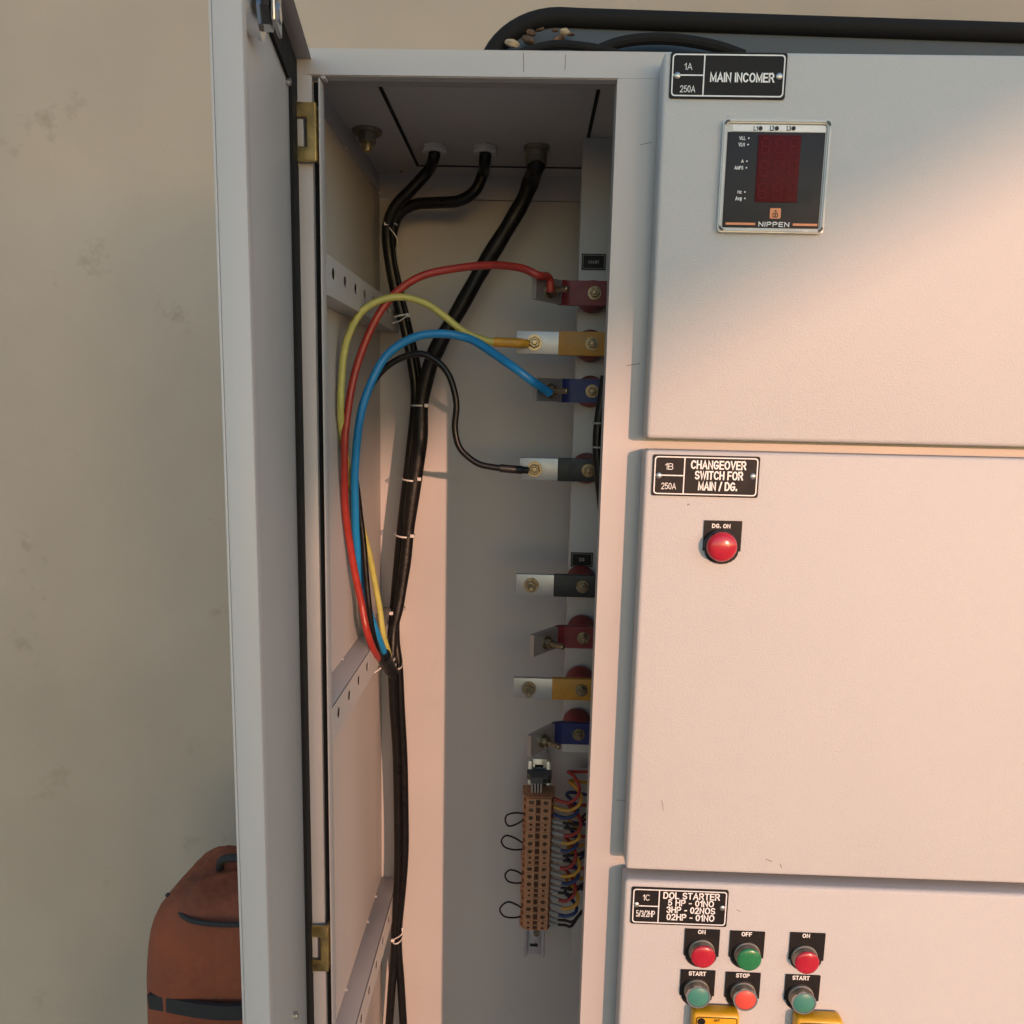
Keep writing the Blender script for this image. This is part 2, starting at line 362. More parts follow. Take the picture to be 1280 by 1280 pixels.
b = BM(); box(b, XO0 - .0075, XO0 - .0008, .006, .0119, ZB, ZO - .004, .001); part('groove_shade_strip', b, M_rubber)  # black strip stands in for the shade in the hinge-side groove
zs = Z0 + .303
b = BM(); box(b, XW - .0016, XW, .018, YB, ZB, zs, .0004); part('side_panel', b, M_inner)
b = BM(); box(b, XW - .0015, XW - .0003, .018, YB - .001, zs + .0032, ZC); box(b, XW - .0017, XW - .0016, .018, .34, zs - .01, ZC)
part('side_rail', b, M_inner)
for yy, zz in ((.21, zs + .001), (.340, zs + .001)):
    b = BM(); lathe(b, [(0, .0012), (.0022, .0008), (.003, 0)], frame((XW, yy, zz), (1, 0, 0)), 10); part('weld_spot', b, M_inner)
b = BM(); box(b, -.236, .16, YB, YB + .0016, ZB, Z0 + .2965); part('back_panel', b, M_inner)
b = BM(); box(b, -.236, .16, YB - .0005, YB + .0014, Z0 + .2976, ZC)
part('back_rail', b, M_inner)
# ceiling with an opening closed from above by the gland plate
GX0, GX1, GY1 = PZ(497, 154, ZC).x - .002, PZ(743, 137, ZC).x + .002, PZ(620, 208, ZC).y + .002
b = BM(); YF = .066
box(b, XW - .0015, GX0, YF, YB, ZC, ZC + .002); box(b, GX1, .16, YF, YB, ZC, ZC + .002)
box(b, GX0 + .0001, GX1 - .0001, GY1, YB, ZC, ZC + .002); box(b, XW - .0015, .16, YF - .0016, YF - .0001, ZT - .004, ZC + .002)
part('roof_frame', b, M_inner)
b = BM(); box(b, -.236, XR, .080, .43, ZC + .0042, ZC + .006, .0008); box(b, -.236, XR, .0022, .0798, ZT - .002, ZT - .0004, .0006); box(b, -.236, XR, .0785, .0799, ZT - .0003, ZC + .006, .0004); part('roof_sheet', b, M_paint)
b = BM(); box(b, XR - .0016, XR, .002, .43, ZB, ZT - .0035); box(b, -.236, XR - .002, .428, .4295, ZB, ZC + .004); part('outer_shell', b, M_paint)
b = BM(); box(b, GX0 + .0042, GX1 - .0042, .0702, GY1 - .0042, ZC - .0004, ZC + .0032, .0006); part('gland_plate', b, M_inner)
b = BM(); i = [(GX0 + .0042, .0702), (GX1 - .0042, .0702), (GX1 - .0042, GY1 - .0042), (GX0 + .0042, GY1 - .0042)]
o_ = [(GX0 + .0002, .0662), (GX1 - .0002, .0662), (GX1 - .0002, GY1 - .0002), (GX0 + .0002, GY1 - .0002)]
ring_prism(b, o_, i, ZC - .0012, ZC + .0030); part('gland_gasket', b, M_rubber)
b = BM(); box(b, .158, .1596, .0022, .0785, ZB, ZO + .001); box(b, .158, .1596, .0786, YB, ZB, ZC); part('inner_partition', b, M_inner)
# mounting plates behind the busbars
YPL = .245; zp = P(706, 940, YPL).z; xp = P(716.5, 540, YPL).x
b = BM(); box(b, xp, .1575, YPL, YPL + .002, zp, ZC - .0006, .0006)
box(b, xp, xp + .0016, YPL + .0022, YPL + .02, zp, ZC - .0006, .0004); part('mounting_plate', b, M_inner)
b = BM(); x0 = P(714, 1180, .385).x; box(b, x0, .1575, .385, .387, P(716, 1197, .385).z, P(716, 960, .385).z, .0006); part('lower_mounting_plate', b, M_inner)
# lifting bolt
c = PZ(459, 163, ZC)
b = BM(); lathe(b, [(0, 0), (.0185, 0), (.0185, .003), (.0180, .0036), (0, .0036)], frame((c.x, c.y, ZC - .0001), (0, 0, -1)), 28)
lb = part('lifting_bolt', b, M_dull)
b = BM(); lathe(b, [(0, .0036), (.0112, .0036), (.0112, .0145), (.0098, .0155), (0, .0155)], frame((c.x, c.y, ZC), (0, 0, -1)), 6, )
obj('nut', b, M_dull, lb)
b = BM(); lathe(b, [(0, .0156), (.0062, .0156), (.0062, .022), (.0045, .025), (0, .0255)], frame((c.x, c.y, ZC), (0, 0, -1)), 16)
obj('stud', b, M_brass, lb)
for (px, py) in ((488, 161), (502, 214), (470, 216)):
    c = PZ(px, py, ZC); b = BM(); lathe(b, [(0, .0012), (.002, .0008), (.0028, 0)], frame((c.x, c.y, ZC), (0, 0, -1)), 10)
    part('weld_spot', b, M_rust if px == 502 else M_inner)
# cable glands
GL = []
for k, (px, py, mm) in enumerate(((543, 182, M_gland), (606.5, 183, M_gland), (671, 183, M_dull))):
    c = PZ(px, py, ZC); c.z = ZC - .0004; GL.append(c.copy()); b = BM(); D = frame(c, (0, 0, -1))
    if k < 2:
        lathe(b, [(0, 0), (.0160, 0), (.0168, .001), (.0168, .0075), (.0150, .009), (.0085, .009), (.0085, .004), (0, .004)], D, 6 if k else 8)
        lab = 'pale nylon gland at the far left' if k == 0 else 'greyer nylon gland in the middle'
    else:
        lathe(b, [(0, 0), (.0170, 0), (.0170, .005), (.0140, .006), (.0140, .022), (.0125, .024), (.0100, .024), (.0100, .010), (0, .010)], D, 24)
        lab = 'plain metal gland with a deep collar'
    part('cable_gland', b, mm, label=lab, ang=25)
# perforated rails along the left wall
for k, (zt, zb) in enumerate(((.1427, .103), (-.3290, -.3687), (-.8007, -.8404))):
    zt += Z0; zb += Z0; X = -.2065; b = BM(); cells = []
    M = Matrix(((0, 0, 1, X), (1, 0, 0, 0), (0, 1, 0, 0), (0, 0, 0, 1)))     # local x -> Y, local y -> Z, local z -> +X
    p = .0485; y = .0120; zc = (zt + zb) / 2 + .0042
    while y < .40:
        y2 = min(y + p, .411); ym = y + p - .0005 if False else y + .0265
        cells.append((y, y2, zb, zt, ('c', min(ym, y2 - .0075), zc, .0060) if y2 - y > .03 else None)); y = y2
    holed_plate(b, cells, .0006, M, 16)
    box(b, XW + .0002, X - .0017, .0122, .411, zt - .0016, zt, .0003)
    box(b, XW + .0002, X - .0017, .0122, .411, zb, zb + .0016, .0003)
    box(b, XW + .0002, X - .0017, .0122, .0138, zb + .0017, zt - .0017)
    ra = part('support_rail', b, M_inner)
    for yy in (.165, .30, .36):
        b = BM(); lathe(b, [(0, .0012), (.0022, .0008), (.0032, 0)], frame((XW + .0008, yy, zt + .0004), (.7, 0, .7)), 10); obj('weld_spot', b, M_inner, ra)

# ---- the open left door
H0 = Vector((-.2330, 0, 0)); U = Vector((.157, -.9876, 0)).normalized(); NN = Vector((-U.y, U.x, 0)) # U hinge->free edge, NN inner normal
DM = Matrix(((U.x, NN.x, 0, H0.x), (U.y, NN.y, 0, H0.y), (0, 0, 1, 0), (0, 0, 0, 1)))
if NN.x < 0: NN = -NN
DM = Matrix(((U.x, NN.x, 0, H0.x), (U.y, NN.y, 0, H0.y), (U.z, NN.z, 1, 0), (0, 0, 0, 1)))
DW, DT, DZ = .305, .0180, Z0 + .3166
b = BM()
box(b, 0, DW, 0, .0016, ZB, DZ, .0005, M=DM)
box(b, 0, .0016, .0017, DT, ZB, DZ, .0005, M=DM)
box(b, DW - .0016, DW, .0017, DT, ZB, DZ, .0006, M=DM)
box(b, .0017, DW - .0017, .0017, DT, DZ - .0016, DZ, .0004, M=DM); box(b, .0017, DW - .0017, .0017, DT, ZB, ZB + .0016, .0004, M=DM)
box(b, DW - .012, DW - .0017, DT - .0016, DT, ZB + .002, DZ - .002, .0004, M=DM)
door = part('door', b, M_paint, label='open left door seen along its edge')
b = BM(); g0, g1, gd = .0022, .036, .0046
out = [(g0, ZB + .006), (DW - .018, ZB + .006), (DW - .018, DZ - .004), (g0, DZ - .004)]
inn = [(g1, ZB + .040), (DW - .052, ZB + .040), (DW - .052, DZ - .037), (g1, DZ - .037)]
GM = DM @ Matrix(((1, 0, 0, 0), (0, 0, 1, 0), (0, 1, 0, 0), (0, 0, 0, 1)))
ring_prism(b, out, inn, .0018, gd, GM)
obj('gasket', b, M_rubber, door)
def on_door(px, py, n=.0016):
    r = ray(px, py); h = H0 + NN * n; nn = Vector((NN.x, NN.y, 0)); t = (h - CAM).dot(nn) / r.dot(nn); return CAM + r * t
c = on_door(309, 14); b = BM()
lathe(b, [(0, 0), (.015, 0), (.015, .006), (.0165, .006), (.0165, .009), (0, .009)], frame(c, NN), 24)
lock = obj('lock', b, M_chrome, door)
b = BM(); lathe(b, [(0, .009), (.011, .009), (.011, .016), (.006, .017), (.006, .022), (0, .022)], frame(c, NN), 6); obj('nut', b, M_chrome, lock)
b = BM(); box(b, -.0135, .0135, -.010, .05, .0178, .0205, .001, M=frame(c, NN)); obj('cam', b, M_zinc, lock)
for px, py in ((357.5, 102), (367, 1269)):
    c = on_door(px, py); b = BM(); lathe(b, [(0, 0), (.0032, 0), (.0032, .004), (0, .005)], frame(c, NN), 8); obj('stud', b, M_screw, door)
# hinges
for k, (ya, yb) in enumerate(((128, 202), (1157, 1213))):
    z1, z0 = P(386, ya, -.006).z, P(386, yb, -.006).z; b = BM(); x0, x1 = -.2325, -.2095
    h = (z1 - z0); a = h * .24
    pts = [(x0, z0), (x1, z0), (x1, z1), (x0, z1), (x0, z1 - a), (x1 - .0085, z1 - a), (x1 - .0085, z0 + a), (x0, z0 + a)]
    prism(b, pts, .0045, .0075, F(0, 0, 0))
    box(b, x1 - .003, x1 - .0002, -.0044, .0155, z0 + .001, z1 - .001, .0008)
    bmesh.ops.bevel(b, geom=[e for e in b.edges], offset=.0007, segments=2, affect='EDGES')
    hg = obj('hinge', b, M_brass, door)
    b = BM(); tube(b, [(x0 + .0015, -.004, z0 - .004), (x0 + .0015, -.004, z1 + .002)], .0036, 12); obj('pin', b, M_brass, hg)
    b = BM(); box(b, x0 + .011, x1 - .009, -.0035, -.0005, z0 + a + .001, z1 - a - .001); obj('hinge_leaf', b, M_endclamp, hg)
    b = BM(); box(b, x0 + .003, x0 + .0105, -.0045, -.0008, z0 + a + .0012, z1 - a - .0012, .001); obj('knuckle', b, M_paint, hg)

# ---- three compartment doors
YD = -.030
DX0 = .1095
for zt, zb in ((.3130, -.0300), (-.0407, -.4772), (-.4893, -1.02)):
    b = BM(); box(b, DX0, .640, YD, -.0035, Z0 + zb, Z0 + zt, .0042, 3)
    part('compartment_door', b, M_door, label={.3130: 'top compartment door carrying the meter', -.0407: 'middle compartment door with a single red lamp', -.4893: 'lowest compartment door with rows of push buttons'}[zt])

def screw(c, r, parent, name='screw'):
    b = BM(); lathe(b, [(0, 0), (r, 0), (r, .0006), (r * .7, .0013), (0, .0016)], F(*c), 16, 0)
    s = obj(name, b, M_screw, parent)
    b = BM(); box(b, -r * .75, r * .75, -r * .13, r * .13, .00145, .00175, M=F(*c) @ Matrix.Rotation(random.uniform(0, 3), 4, 'Z')); box(b, -r * .13, r * .13, -r * .75, r * .75, .00146, .00176, M=F(*c))
    return s
def nameplate(px, lines, vx, hy, small, label, screws):
    (xa, ya), (xb, yb) = px; c = P((xa + xb) / 2, (ya + yb) / 2, YD)
    W = (P(xb, c_y := (ya + yb) / 2, YD) - P(xa, c_y, YD)).x; H = (P((xa + xb) / 2, ya, YD) - P((xa + xb) / 2, yb, YD)).z
    b = BM(); prism(b, rounded(W, H, .002, 3), .0001, .0016, F(*c)); pl = part('nameplate', b, M_plate, label=label)
    b = BM(); g = .0016; t = .0011
    ring_prism(b, rounded(W - 2 * g, H - 2 * g, .0032, 4), rounded(W - 2 * g - 2 * t, H - 2 * g - 2 * t, .0024, 4), .00162, .0018, F(*c))
    xv = P(vx, c_y, YD).x - c.x; L = -W / 2 + g
    box(b, xv - t / 2, xv + t / 2, -H / 2 + g, H / 2 - g, .00163, .00178, M=F(*c))
    box(b, L, xv, -t / 2, t / 2, .00163, .00177, M=F(*c))
    obj('border', b, M_white, pl)
    b = BM()
    for s, bx4 in lines: text_fit(b, s, bx4, YD - .0017, 0, .008)
    for s, bx4 in small: text_fit(b, s, bx4, YD - .0017, 0, -.022)
    obj('lettering', b, M_white, pl, smooth=False)
    for sx, sy in screws: screw(P(sx, sy, YD - .0017), .0029, pl)
nameplate(((837, 66.5), (982, 124.5)), [('MAIN INCOMER', (887.5, 91, 968, 103))], 879.3, 95.5,
          [('1A', (855.5, 79, 865.5, 87.5)), ('250A', (850, 107, 869, 115.5))], 'MAIN INCOMER plate on the top door', ((846.5, 94.5), (974, 95.5)))
nameplate(((815, 569.3), (948.2, 620.8)), [('CHANGEOVER', (863.5, 576, 933, 587)), ('SWITCH FOR', (868.5, 589, 929, 600)), ('MAIN / DG.', (872.5, 602.5, 921.5, 613.5))], 854.6, 594,
          [('1B', (831.5, 579, 841.5, 587)), ('250A', (826.5, 603.5, 845, 611.5))], 'CHANGEOVER SWITCH plate on the middle door', ((823.5, 594.5), (941, 595.5)))
nameplate(((788.5, 1110), (909.2, 1155.5)), [('DOL STARTER', (829, 1116, 900, 1124.5)), ('5 HP - 01NO', (835, 1125, 892.5, 1133)), ('3HP - 02NOS', (833, 1133.8, 894, 1142)), ('02HP - 01NO', (833, 1142.8, 893, 1151))], 823, 1131,
          [('1C', (803.5, 1118, 812, 1125.5)), ('5/3/2HP', (795, 1138, 818.5, 1146))], 'DOL STARTER plate on the lowest door', ((795.5, 1130.5), (903, 1135)))

# a few marks the paint has collected
M_mark = mat('scuff', (.20, .17, .14), .7, var=(300, .3))
for (x0_, y0_, x1_, y1_, Y_, wd_) in ((654, 66, 654.5, 90, -.0001, .00035), (707, 68, 706, 88, -.0001, .0003), (800, 181, 815, 178, -.0001, .0003), (783, 457, 800, 454.5, -.0001, .0004), (770, 1000, 782, 1001, -.0001, .0003), (957, 1074, 965, 1077, YD - .0001, .0004), (975, 1080, 977, 1085, YD - .0001, .0004), (827, 1000, 829, 1013, YD - .0001, .0003), (859.5, 630, 860.5, 631.5, YD - .0001, .0009), (920, 1137, 926, 1140, YD - .0001, .0003)):
    b = BM(); p0, p1 = P(x0_, y0_, Y_), P(x1_, y1_, Y_); band(b, [p0, (p0 + p1) / 2 + Vector((.0002, 0, .0001)), p1], wd_, .00005, (0, 1, 0) if False else (p1 - p0).cross(Vector((0, 1, 0)))); part('scuff', b, M_mark)

# ---- digital panel meter
c = P(903, 150, YD); mc = Vector((c.x + .048, YD, P(903, 221.6, YD).z)); W = .096; H = .0968
b = BM()
ring_prism(b, rounded(W, H, .004, 4), rounded(W - .007, H - .007, .003, 4), 0, .0055, F(*mc))
bmesh.ops.bevel(b, geom=[e for e in b.edges if all(abs(v.co.y - (YD - .0055)) < 1e-5 for v in e.verts) and len(e.link_faces) == 2], offset=.0012, segments=2, affect='EDGES')
box(b, -W / 2 + .003, W / 2 - .003, -H / 2 + .003, H / 2 - .003, .0002, .0026, M=F(*mc))
met = part('panel_meter', b, M_bezel, label='square digital panel meter in the top door')
x0, x1 = P(913, 200, YD).x - mc.x, W / 2 - .0052; fy = YD - .0027
b = BM(); ztop, zbot = P(950, 165.5, fy).z - mc.z, -H / 2 + .0045
box(b, -W / 2 + .0048, W / 2 - .0048, zbot, ztop, .0027, .0036, .0003, M=F(*mc)); obj('face_plate', b, M_face, met)
b = BM(); box(b, -W / 2 + .0085, W / 2 - .0048, ztop + .0004, H / 2 - .0045, .0027, .0034, .0003, M=F(*mc)); strip = obj('top_strip', b, M_white, met)
b = BM()
for i, px in enumerate((950.5, 971, 992)):
    cc = P(px, 160.5, YD - .0035); lathe(b, [(0, 0), (.0019, 0), (.0019, .0003), (0, .0003)], F(*cc), 14)
    text_fit(b, 'L%d' % (i + 1), (px - 8.5, 157.5, px - 3.2, 163.5), YD - .0035, 0, .0)
obj('phase_marks', b, M_face, met, smooth=False)
d0, d1 = P(947, 169, fy), P(943.5, 253, fy); dx0 = (d0.x + d1.x) / 2; dx1 = (P(1000, 169, fy).x + P(996.5, 253, fy).x) / 2
b = BM(); box(b, dx0 - mc.x, dx1 - mc.x, d1.z - mc.z, d0.z - mc.z, .0037, .0043, .0002, M=F(*mc)); disp = obj('display', b, M_disp, met)
b = BM(); nd = 3; dw = (dx1 - dx0) / nd; rh = (d0.z - d1.z) / 3
for r_ in range(3):
    for q in range(nd):
        ox = dx0 - mc.x + dw * (q + .5); oz = d0.z - mc.z - rh * (r_ + .5); a, hh, s = dw * .27, rh * .33, .0007
        for (xa, xb, za, zb) in ((-a, a, hh - s, hh + s), (-a, a, -s, s), (-a, a, -hh - s, -hh + s)): box(b, ox + xa + s, ox + xb - s, oz + za, oz + zb, .0044, .0046, M=F(*mc))
        for sx in (-1, 1):
            for za, zb in ((s, hh - s), (-hh + s, -s)): box(b, ox + sx * a - s, ox + sx * a + s, oz + za, oz + zb, .0044, .0046, M=F(*mc))
obj('digit_segment', b, M_seg, met)
b = BM(); ty = YD - .0037
for s, bx4 in (('VLL', (924, 170.5, 932, 175)), ('VLN', (923, 178.5, 931, 183)), ('A', (926.5, 199.5, 929.5, 203.5)), ('AMPS', (918, 207.5, 929, 212)), ('Hz', (922, 238, 927, 242)), ('Avg', (919, 245.5, 927, 250.5))):
    text_fit(b, s, bx4, ty, 0, .01)
    cc = P(bx4[2] + 4, (bx4[1] + bx4[3]) / 2, ty); lathe(b, [(0, 0), (.0007, 0), (.0007, .0002), (0, .0002)], F(*cc), 8)
text_fit(b, 'NIPPEN', (948, 277.5, 986.5, 283.5), ty, 0, .012)
obj('lettering', b, M_white, met, smooth=False)
b = BM(); xa = P(907, 280, ty).x - mc.x; xb = P(944, 280, ty).x - mc.x; xc = P(991, 280, ty).x - mc.x; zl = P(944, 280, ty).z - mc.z
box(b, xa, xb, zl - .0010, zl + .0010, .0037, .0039, M=F(*mc)); obj('orange_line', b, M_orange, met); b = BM(); box(b, xc, W / 2 - .006, zl - .0010, zl + .0010, .0037, .0039, M=F(*mc)); obj('orange_line', b, M_orange, met)
cc = P(968.8, 267, ty); b = BM(); prism(b, rounded(.0098, .0090, .0012, 3), .0001, .0008, F(*cc)); kb = obj('key', b, M_orange, met)
b = BM(); prism(b, [(-.0014, .0012), (.0014, .0012), (0, .0032)], .0009, .0011, F(*cc)); ring_prism(b, rounded(.005, .004, .0012, 2), rounded(.0036, .0026, .0006, 2), .0009, .0011, F(cc.x, cc.y, cc.z - .0016)); box(b, -.0004, .0004, -.0030, .0004, .00112, .0013, M=F(*cc)); obj('key_mark', b, M_rust, met)

# ---- push buttons and lamps
def legend(pc, W, H, txt, box4, parent):
    pts = [(-W / 2, H / 2), (-W / 2, -H / 2 + W * .36)]
    n = 10
    for i in range(n + 1):
        a = PI + PI * i / n; pts.append((W / 2 * .90 * math.cos(a), -H / 2 + W * .36 + (W * .36) * math.sin(a)))
    pts += [(W / 2, -H / 2 + W * .36), (W / 2, H / 2)]
    b = BM(); prism(b, pts, .0002, .0016, F(*pc)); lp = obj('legend_plate', b, M_plate, parent)
    b = BM(); text_fit(b, txt, box4, YD - .0017, 0, .02); obj('lettering', b, M_white, parent, smooth=False); return lp
def button(kind, capc, capm, h, r, plate, txt, tbox, label):
    """capc: pixel of the cap's middle; h: how far it stands out; plate: pixel box of the legend plate"""
    cc = P(capc[0], capc[1], YD - h); a = Vector((cc.x, YD, cc.z))
    name = 'indicator_lamp' if kind != 'push' else 'push_button'
    b = BM()
    if kind == 'dome': prof = [(0, .0017), (r + .0012, .0017), (r + .0012, .006), (r, .0068), (r * .97, .008), (0, .008)]
    elif kind == 'lamp': prof = [(0, .0017), (r + .0009, .0017), (r + .0009, .0035), (r + .0002, .0042), (r - .0002, h - .0022), (0, h - .0022)]
    else: prof = [(0, .0017), (r + .0008, .0017), (r + .0008, .004), (r, .005), (r + .0002, h - .0010), (r - .0010, h - .0008), (r - .0012, h - .0030), (0, h - .0030)]
    lathe(b, prof, F(*a), 36)
    root = part(name, b, M_collar if kind != 'dome' else M_black, label=label)
    b = BM()
    if kind == 'dome': lathe(b, [(0, .0081), (r * .98, .0081), (r, .010), (r * .99, h - .001), (r * .90, h + .0015), (r * .68, h + .0032), (r * .36, h + .0042), (0, h + .0046)], F(*a), 40); nm = 'lens'
    elif kind == 'lamp': lathe(b, [(0, h - .0021), (r - .0001, h - .0021), (r, h - .0018), (r - .0003, h - .0010), (r - .0018, h - .0001), (r * .55, h + .0008), (0, h + .0011)], F(*a), 40); nm = 'lens'
    else: lathe(b, [(0, h - .0029), (r - .0016, h - .0029), (r - .0015, h + .0002), (r - .0024, h + .001), (0, h + .0007)], F(*a), 40); nm = 'cap'
    obj(nm, b, capm, root, ang=50)
    if kind == 'push':
        b = BM(); ring_prism(b, [( (r + .0003) * math.cos(2 * PI * i / 36), (r + .0003) * math.sin(2 * PI * i / 36)) for i in range(36)], [((r - .0013) * math.cos(2 * PI * i / 36), (r - .0013) * math.sin(2 * PI * i / 36)) for i in range(36)], h - .0007, h + .0004, F(*a)); obj('ring', b, M_ring, root)
    xa, ya, xb, yb = plate; pc = P((xa + xb) / 2, (ya + yb) / 2, YD); W = (P(xb, ya, YD) - P(xa, ya, YD)).x; H = (P(xa, ya, YD) - P(xa, yb, YD)).z
    legend(pc, W, H, txt, tbox, root); return root
button('dome', (903, 684), M_lred, .0125, .0145, (878.5, 650.8, 925.8, 705), 'DG. ON', (890, 654.8, 913, 660.2), 'red domed lamp under DG. ON')
button('lamp', (879.5, 1197.5), M_lred, .0118, .0127, (854.8, 1161, 898.4, 1208), 'ON', (872.5, 1162.2, 882, 1167.4), 'red lamp under ON at the left')
button('lamp', (937, 1201), M_lgreen, .0118, .0127, (911, 1163.5, 954.3, 1210), 'OFF', (927, 1165, 940, 1170.4), 'green lamp under OFF')
button('push', (873, 1246.5), M_bteal, .0118, .0124, (849.5, 1212, 892.7, 1257), 'START', (861, 1214.2, 882.5, 1219.6), 'teal button under START beside the red STOP button')
button('push', (931.8, 1250), M_bred, .0118, .0124, (905.5, 1215, 949, 1260), 'STOP', (920, 1216.6, 937, 1222), 'red button under STOP')
button('lamp', (1009.5, 1205), M_lred, .0118, .0127, (985.8, 1165.5, 1029.5, 1213), 'ON', (1003, 1167, 1012.5, 1172.2), 'red lamp right of the green OFF lamp')
button('push', (1005, 1254), M_bteal, .0118, .0124, (980, 1218, 1023.3, 1263), 'START', (990.5, 1219.6, 1012, 1225), 'teal button right of the red STOP button')
# yellow rotary switches at the lower edge
def switch(px0, px1, py, label):
    yf = YD - .016; a, c_ = P(px0, py, yf), P(px1, py, yf); W = c_.x - a.x; H = W * 1.0
    cc = Vector(((a.x + c_.x) / 2, YD, a.z - H / 2)); b = BM()
    box(b, -W / 2, W / 2, -H / 2, H / 2, .0002, .016, .004, 3, M=F(*cc)); s = part('rotary_switch', b, M_yplas, label=label)
    b = BM(); ring_prism(b, rounded(W - .006, H - .006, .003, 4), rounded(W - .0075, H - .0075, .0026, 4), .0161, .0163, F(*cc))
    lathe(b, [(0, .0161), (.0042, .0161), (.0042, .0163), (0, .0163)], F(cc.x - W / 2 + .0085, cc.y, cc.z + H / 2 - .0085), 18)
    text_world(b, 'OFF', Vector((cc.x, YD - .0161, cc.z + H / 2 - .0065)), .0065, .0028, 0, .01); obj('marking', b, M_plate, s, smooth=False)
    b = BM(); lathe(b, [(0, .0164), (.0150, .0164), (.0145, .021), (0, .021)], F(cc.x, cc.y, cc.z - .004), 32); box(b, -.005, .005, -.016, .016, .0211, .032, .002, M=F(cc.x, cc.y, cc.z - .004)); obj('knob', b, M_black, s)
switch(867, 926, 1267.5, 'yellow rotary switch below START and STOP'); switch(996.5, 1056, 1275, 'yellow rotary switch at the right, mostly below the frame')

# ---- busbars
YBAR = .200
def hexbolt(c, axis, parent, stud=.010, R=.0088, mm=None):
    D = frame(c, axis); b = BM()
    lathe(b, [(0, .0001), (R, .0001), (R, .0016), (0, .0016)], D, 20)
    lathe(b, [(0, .0017), (R * .72, .0017), (R * .72, .0075), (R * .6, .0082), (0, .0082)], D @ Matrix.Rotation(random.random(), 4, 'Z'), 6)
    lathe(b, [(0, .0083), (R * .40, .0083), (R * .40, stud), (R * .30, stud + .0012), (0, stud + .0014)], D, 14)
    obj('bolt', b, mm or M_bolt, parent, ang=25)
BARS = [  # colour, y of the middle, left end px, where the sleeve starts, bolt x left / right, bent?
    ('red', 366.5, 670, 702, None, 743, True, M_shred), ('yellow', 429.8, 645.5, 698, 668, 740, False, M_shyel),
    ('blue', 489, 666, 702, None, 740, True, M_shblue), ('black', 588, 649.5, 697, 668, 735, False, M_shblk),
    ('black', 733, 645, 692, 664, 728, False, M_shblk), ('red', 797, 661, 697, None, 729, True, M_shred),
    ('yellow', 862.5, 642, 690, 661, 727, False, M_shyel), ('blue', 917.5, 660, 693, None, 723, True, M_shblue)]
BEND = math.radians(51); BEND_END = {}
for k, (col, py, pl, ps, pb, pr, bent, sm) in enumerate(BARS):
    row = 'upper' if k < 4 else 'lower'
    hz = .0140; T = .0066; xs = P(ps, py, YBAR).x; z = P(pr, py, YBAR).z; xr = .152; b = BM()
    if not bent:
        x0 = P(pl, py, YBAR).x; box(b, x0, xr, YBAR, YBAR + T, z - hz, z + hz, .0006)
    else:
        xb = xs + .012; Rb = .020; Ln = .062
        nx, ny = math.sin(BEND), -math.cos(BEND)          # face normal of the bent arm, towards the viewer's right
        fr, bk = [(xr, YBAR)], [(xr, YBAR + T)]
        for i in range(8):                                 # the bend, about an axis in front of the bar
            a = BEND * i / 7; fr.append((xb - (Rb) * math.sin(a), YBAR - Rb + Rb * math.cos(a))); bk.append((xb - (Rb + T) * math.sin(a), YBAR - Rb + (Rb + T) * math.cos(a)))
        e0 = Vector(fr[-1]); e = Vector((e0.x - (Ln - Rb * BEND) * math.cos(BEND) - .012 * 0, e0.y - (Ln - Rb * BEND) * math.sin(BEND)))
        fr.append((e.x, e.y)); bk.append((e.x - nx * T, e.y - ny * T))
        for i in range(len(fr) - 1): prism(b, [fr[i], fr[i + 1], bk[i + 1], bk[i]], z - hz, z + hz)
        bmesh.ops.remove_doubles(b, verts=b.verts, dist=1e-6)
        fl = {}
        for f in b.faces: fl.setdefault(tuple(sorted(v.index for v in f.verts)), []).append(f)
        b.verts.index_update(); fl = {}
        for f in b.faces: fl.setdefault(tuple(sorted(v.index for v in f.verts)), []).append(f)
        bmesh.ops.delete(b, geom=[f for q in fl.values() if len(q) > 1 for f in q], context='FACES')
        BEND_END[k] = (e, (nx, ny), z)
    bar = part('busbar', b, M_tin, label='%s sleeved busbar of the %s set%s' % (col, row, ', its end bent forward' if bent else ''))
    b = BM()
    if not bent: box(b, xs, xr - .001, YBAR - .0006, YBAR + T + .0006, z - hz - .0006, z + hz + .0006, .0005)
    else:
        g = .0007; fr, bk = [(xr - .001, YBAR - g)], [(xr - .001, YBAR + T + g)]
        for i in range(6):
            a = BEND * i / 7; fr.append((xb - (Rb - g) * math.sin(a), YBAR - Rb + (Rb - g) * math.cos(a))); bk.append((xb - (Rb + T + g) * math.sin(a), YBAR - Rb + (Rb + T + g) * math.cos(a)))
        for i in range(len(fr) - 1): prism(b, [fr[i], fr[i + 1], bk[i + 1], bk[i]], z - hz - g, z + hz + g)
    obj('sleeve', b, sm, bar)
    hexbolt((P(pr, py, YBAR).x, YBAR - .0007, z), (0, -1, 0), bar, .0095, .0082)
    if pb: hexbolt((P(pb, py, YBAR).x, YBAR - .0001, z), (0, -1, 0), bar, .010 if k < 4 else .024, .0098)
    else:
        e, n_, z = BEND_END[k]; m = e + Vector((math.cos(BEND), math.sin(BEND))) * .026
        hexbolt((m.x + n_[0] * .0001, m.y + n_[1] * .0001, z - .001), (n_[0], n_[1], 0), bar, .026, .0092)
    xi = P(pr, py, YBAR).x; b = BM(); D = frame((xi, YPL - .0002, z), (0, -1, 0))
    lathe(b, [(0, 0), (.0165, 0), (.0196, .006), (.0205, .014), (.018, .026), (.0165, .0385), (0, .0385)], D, 28); part('insulator', b, M_ins)
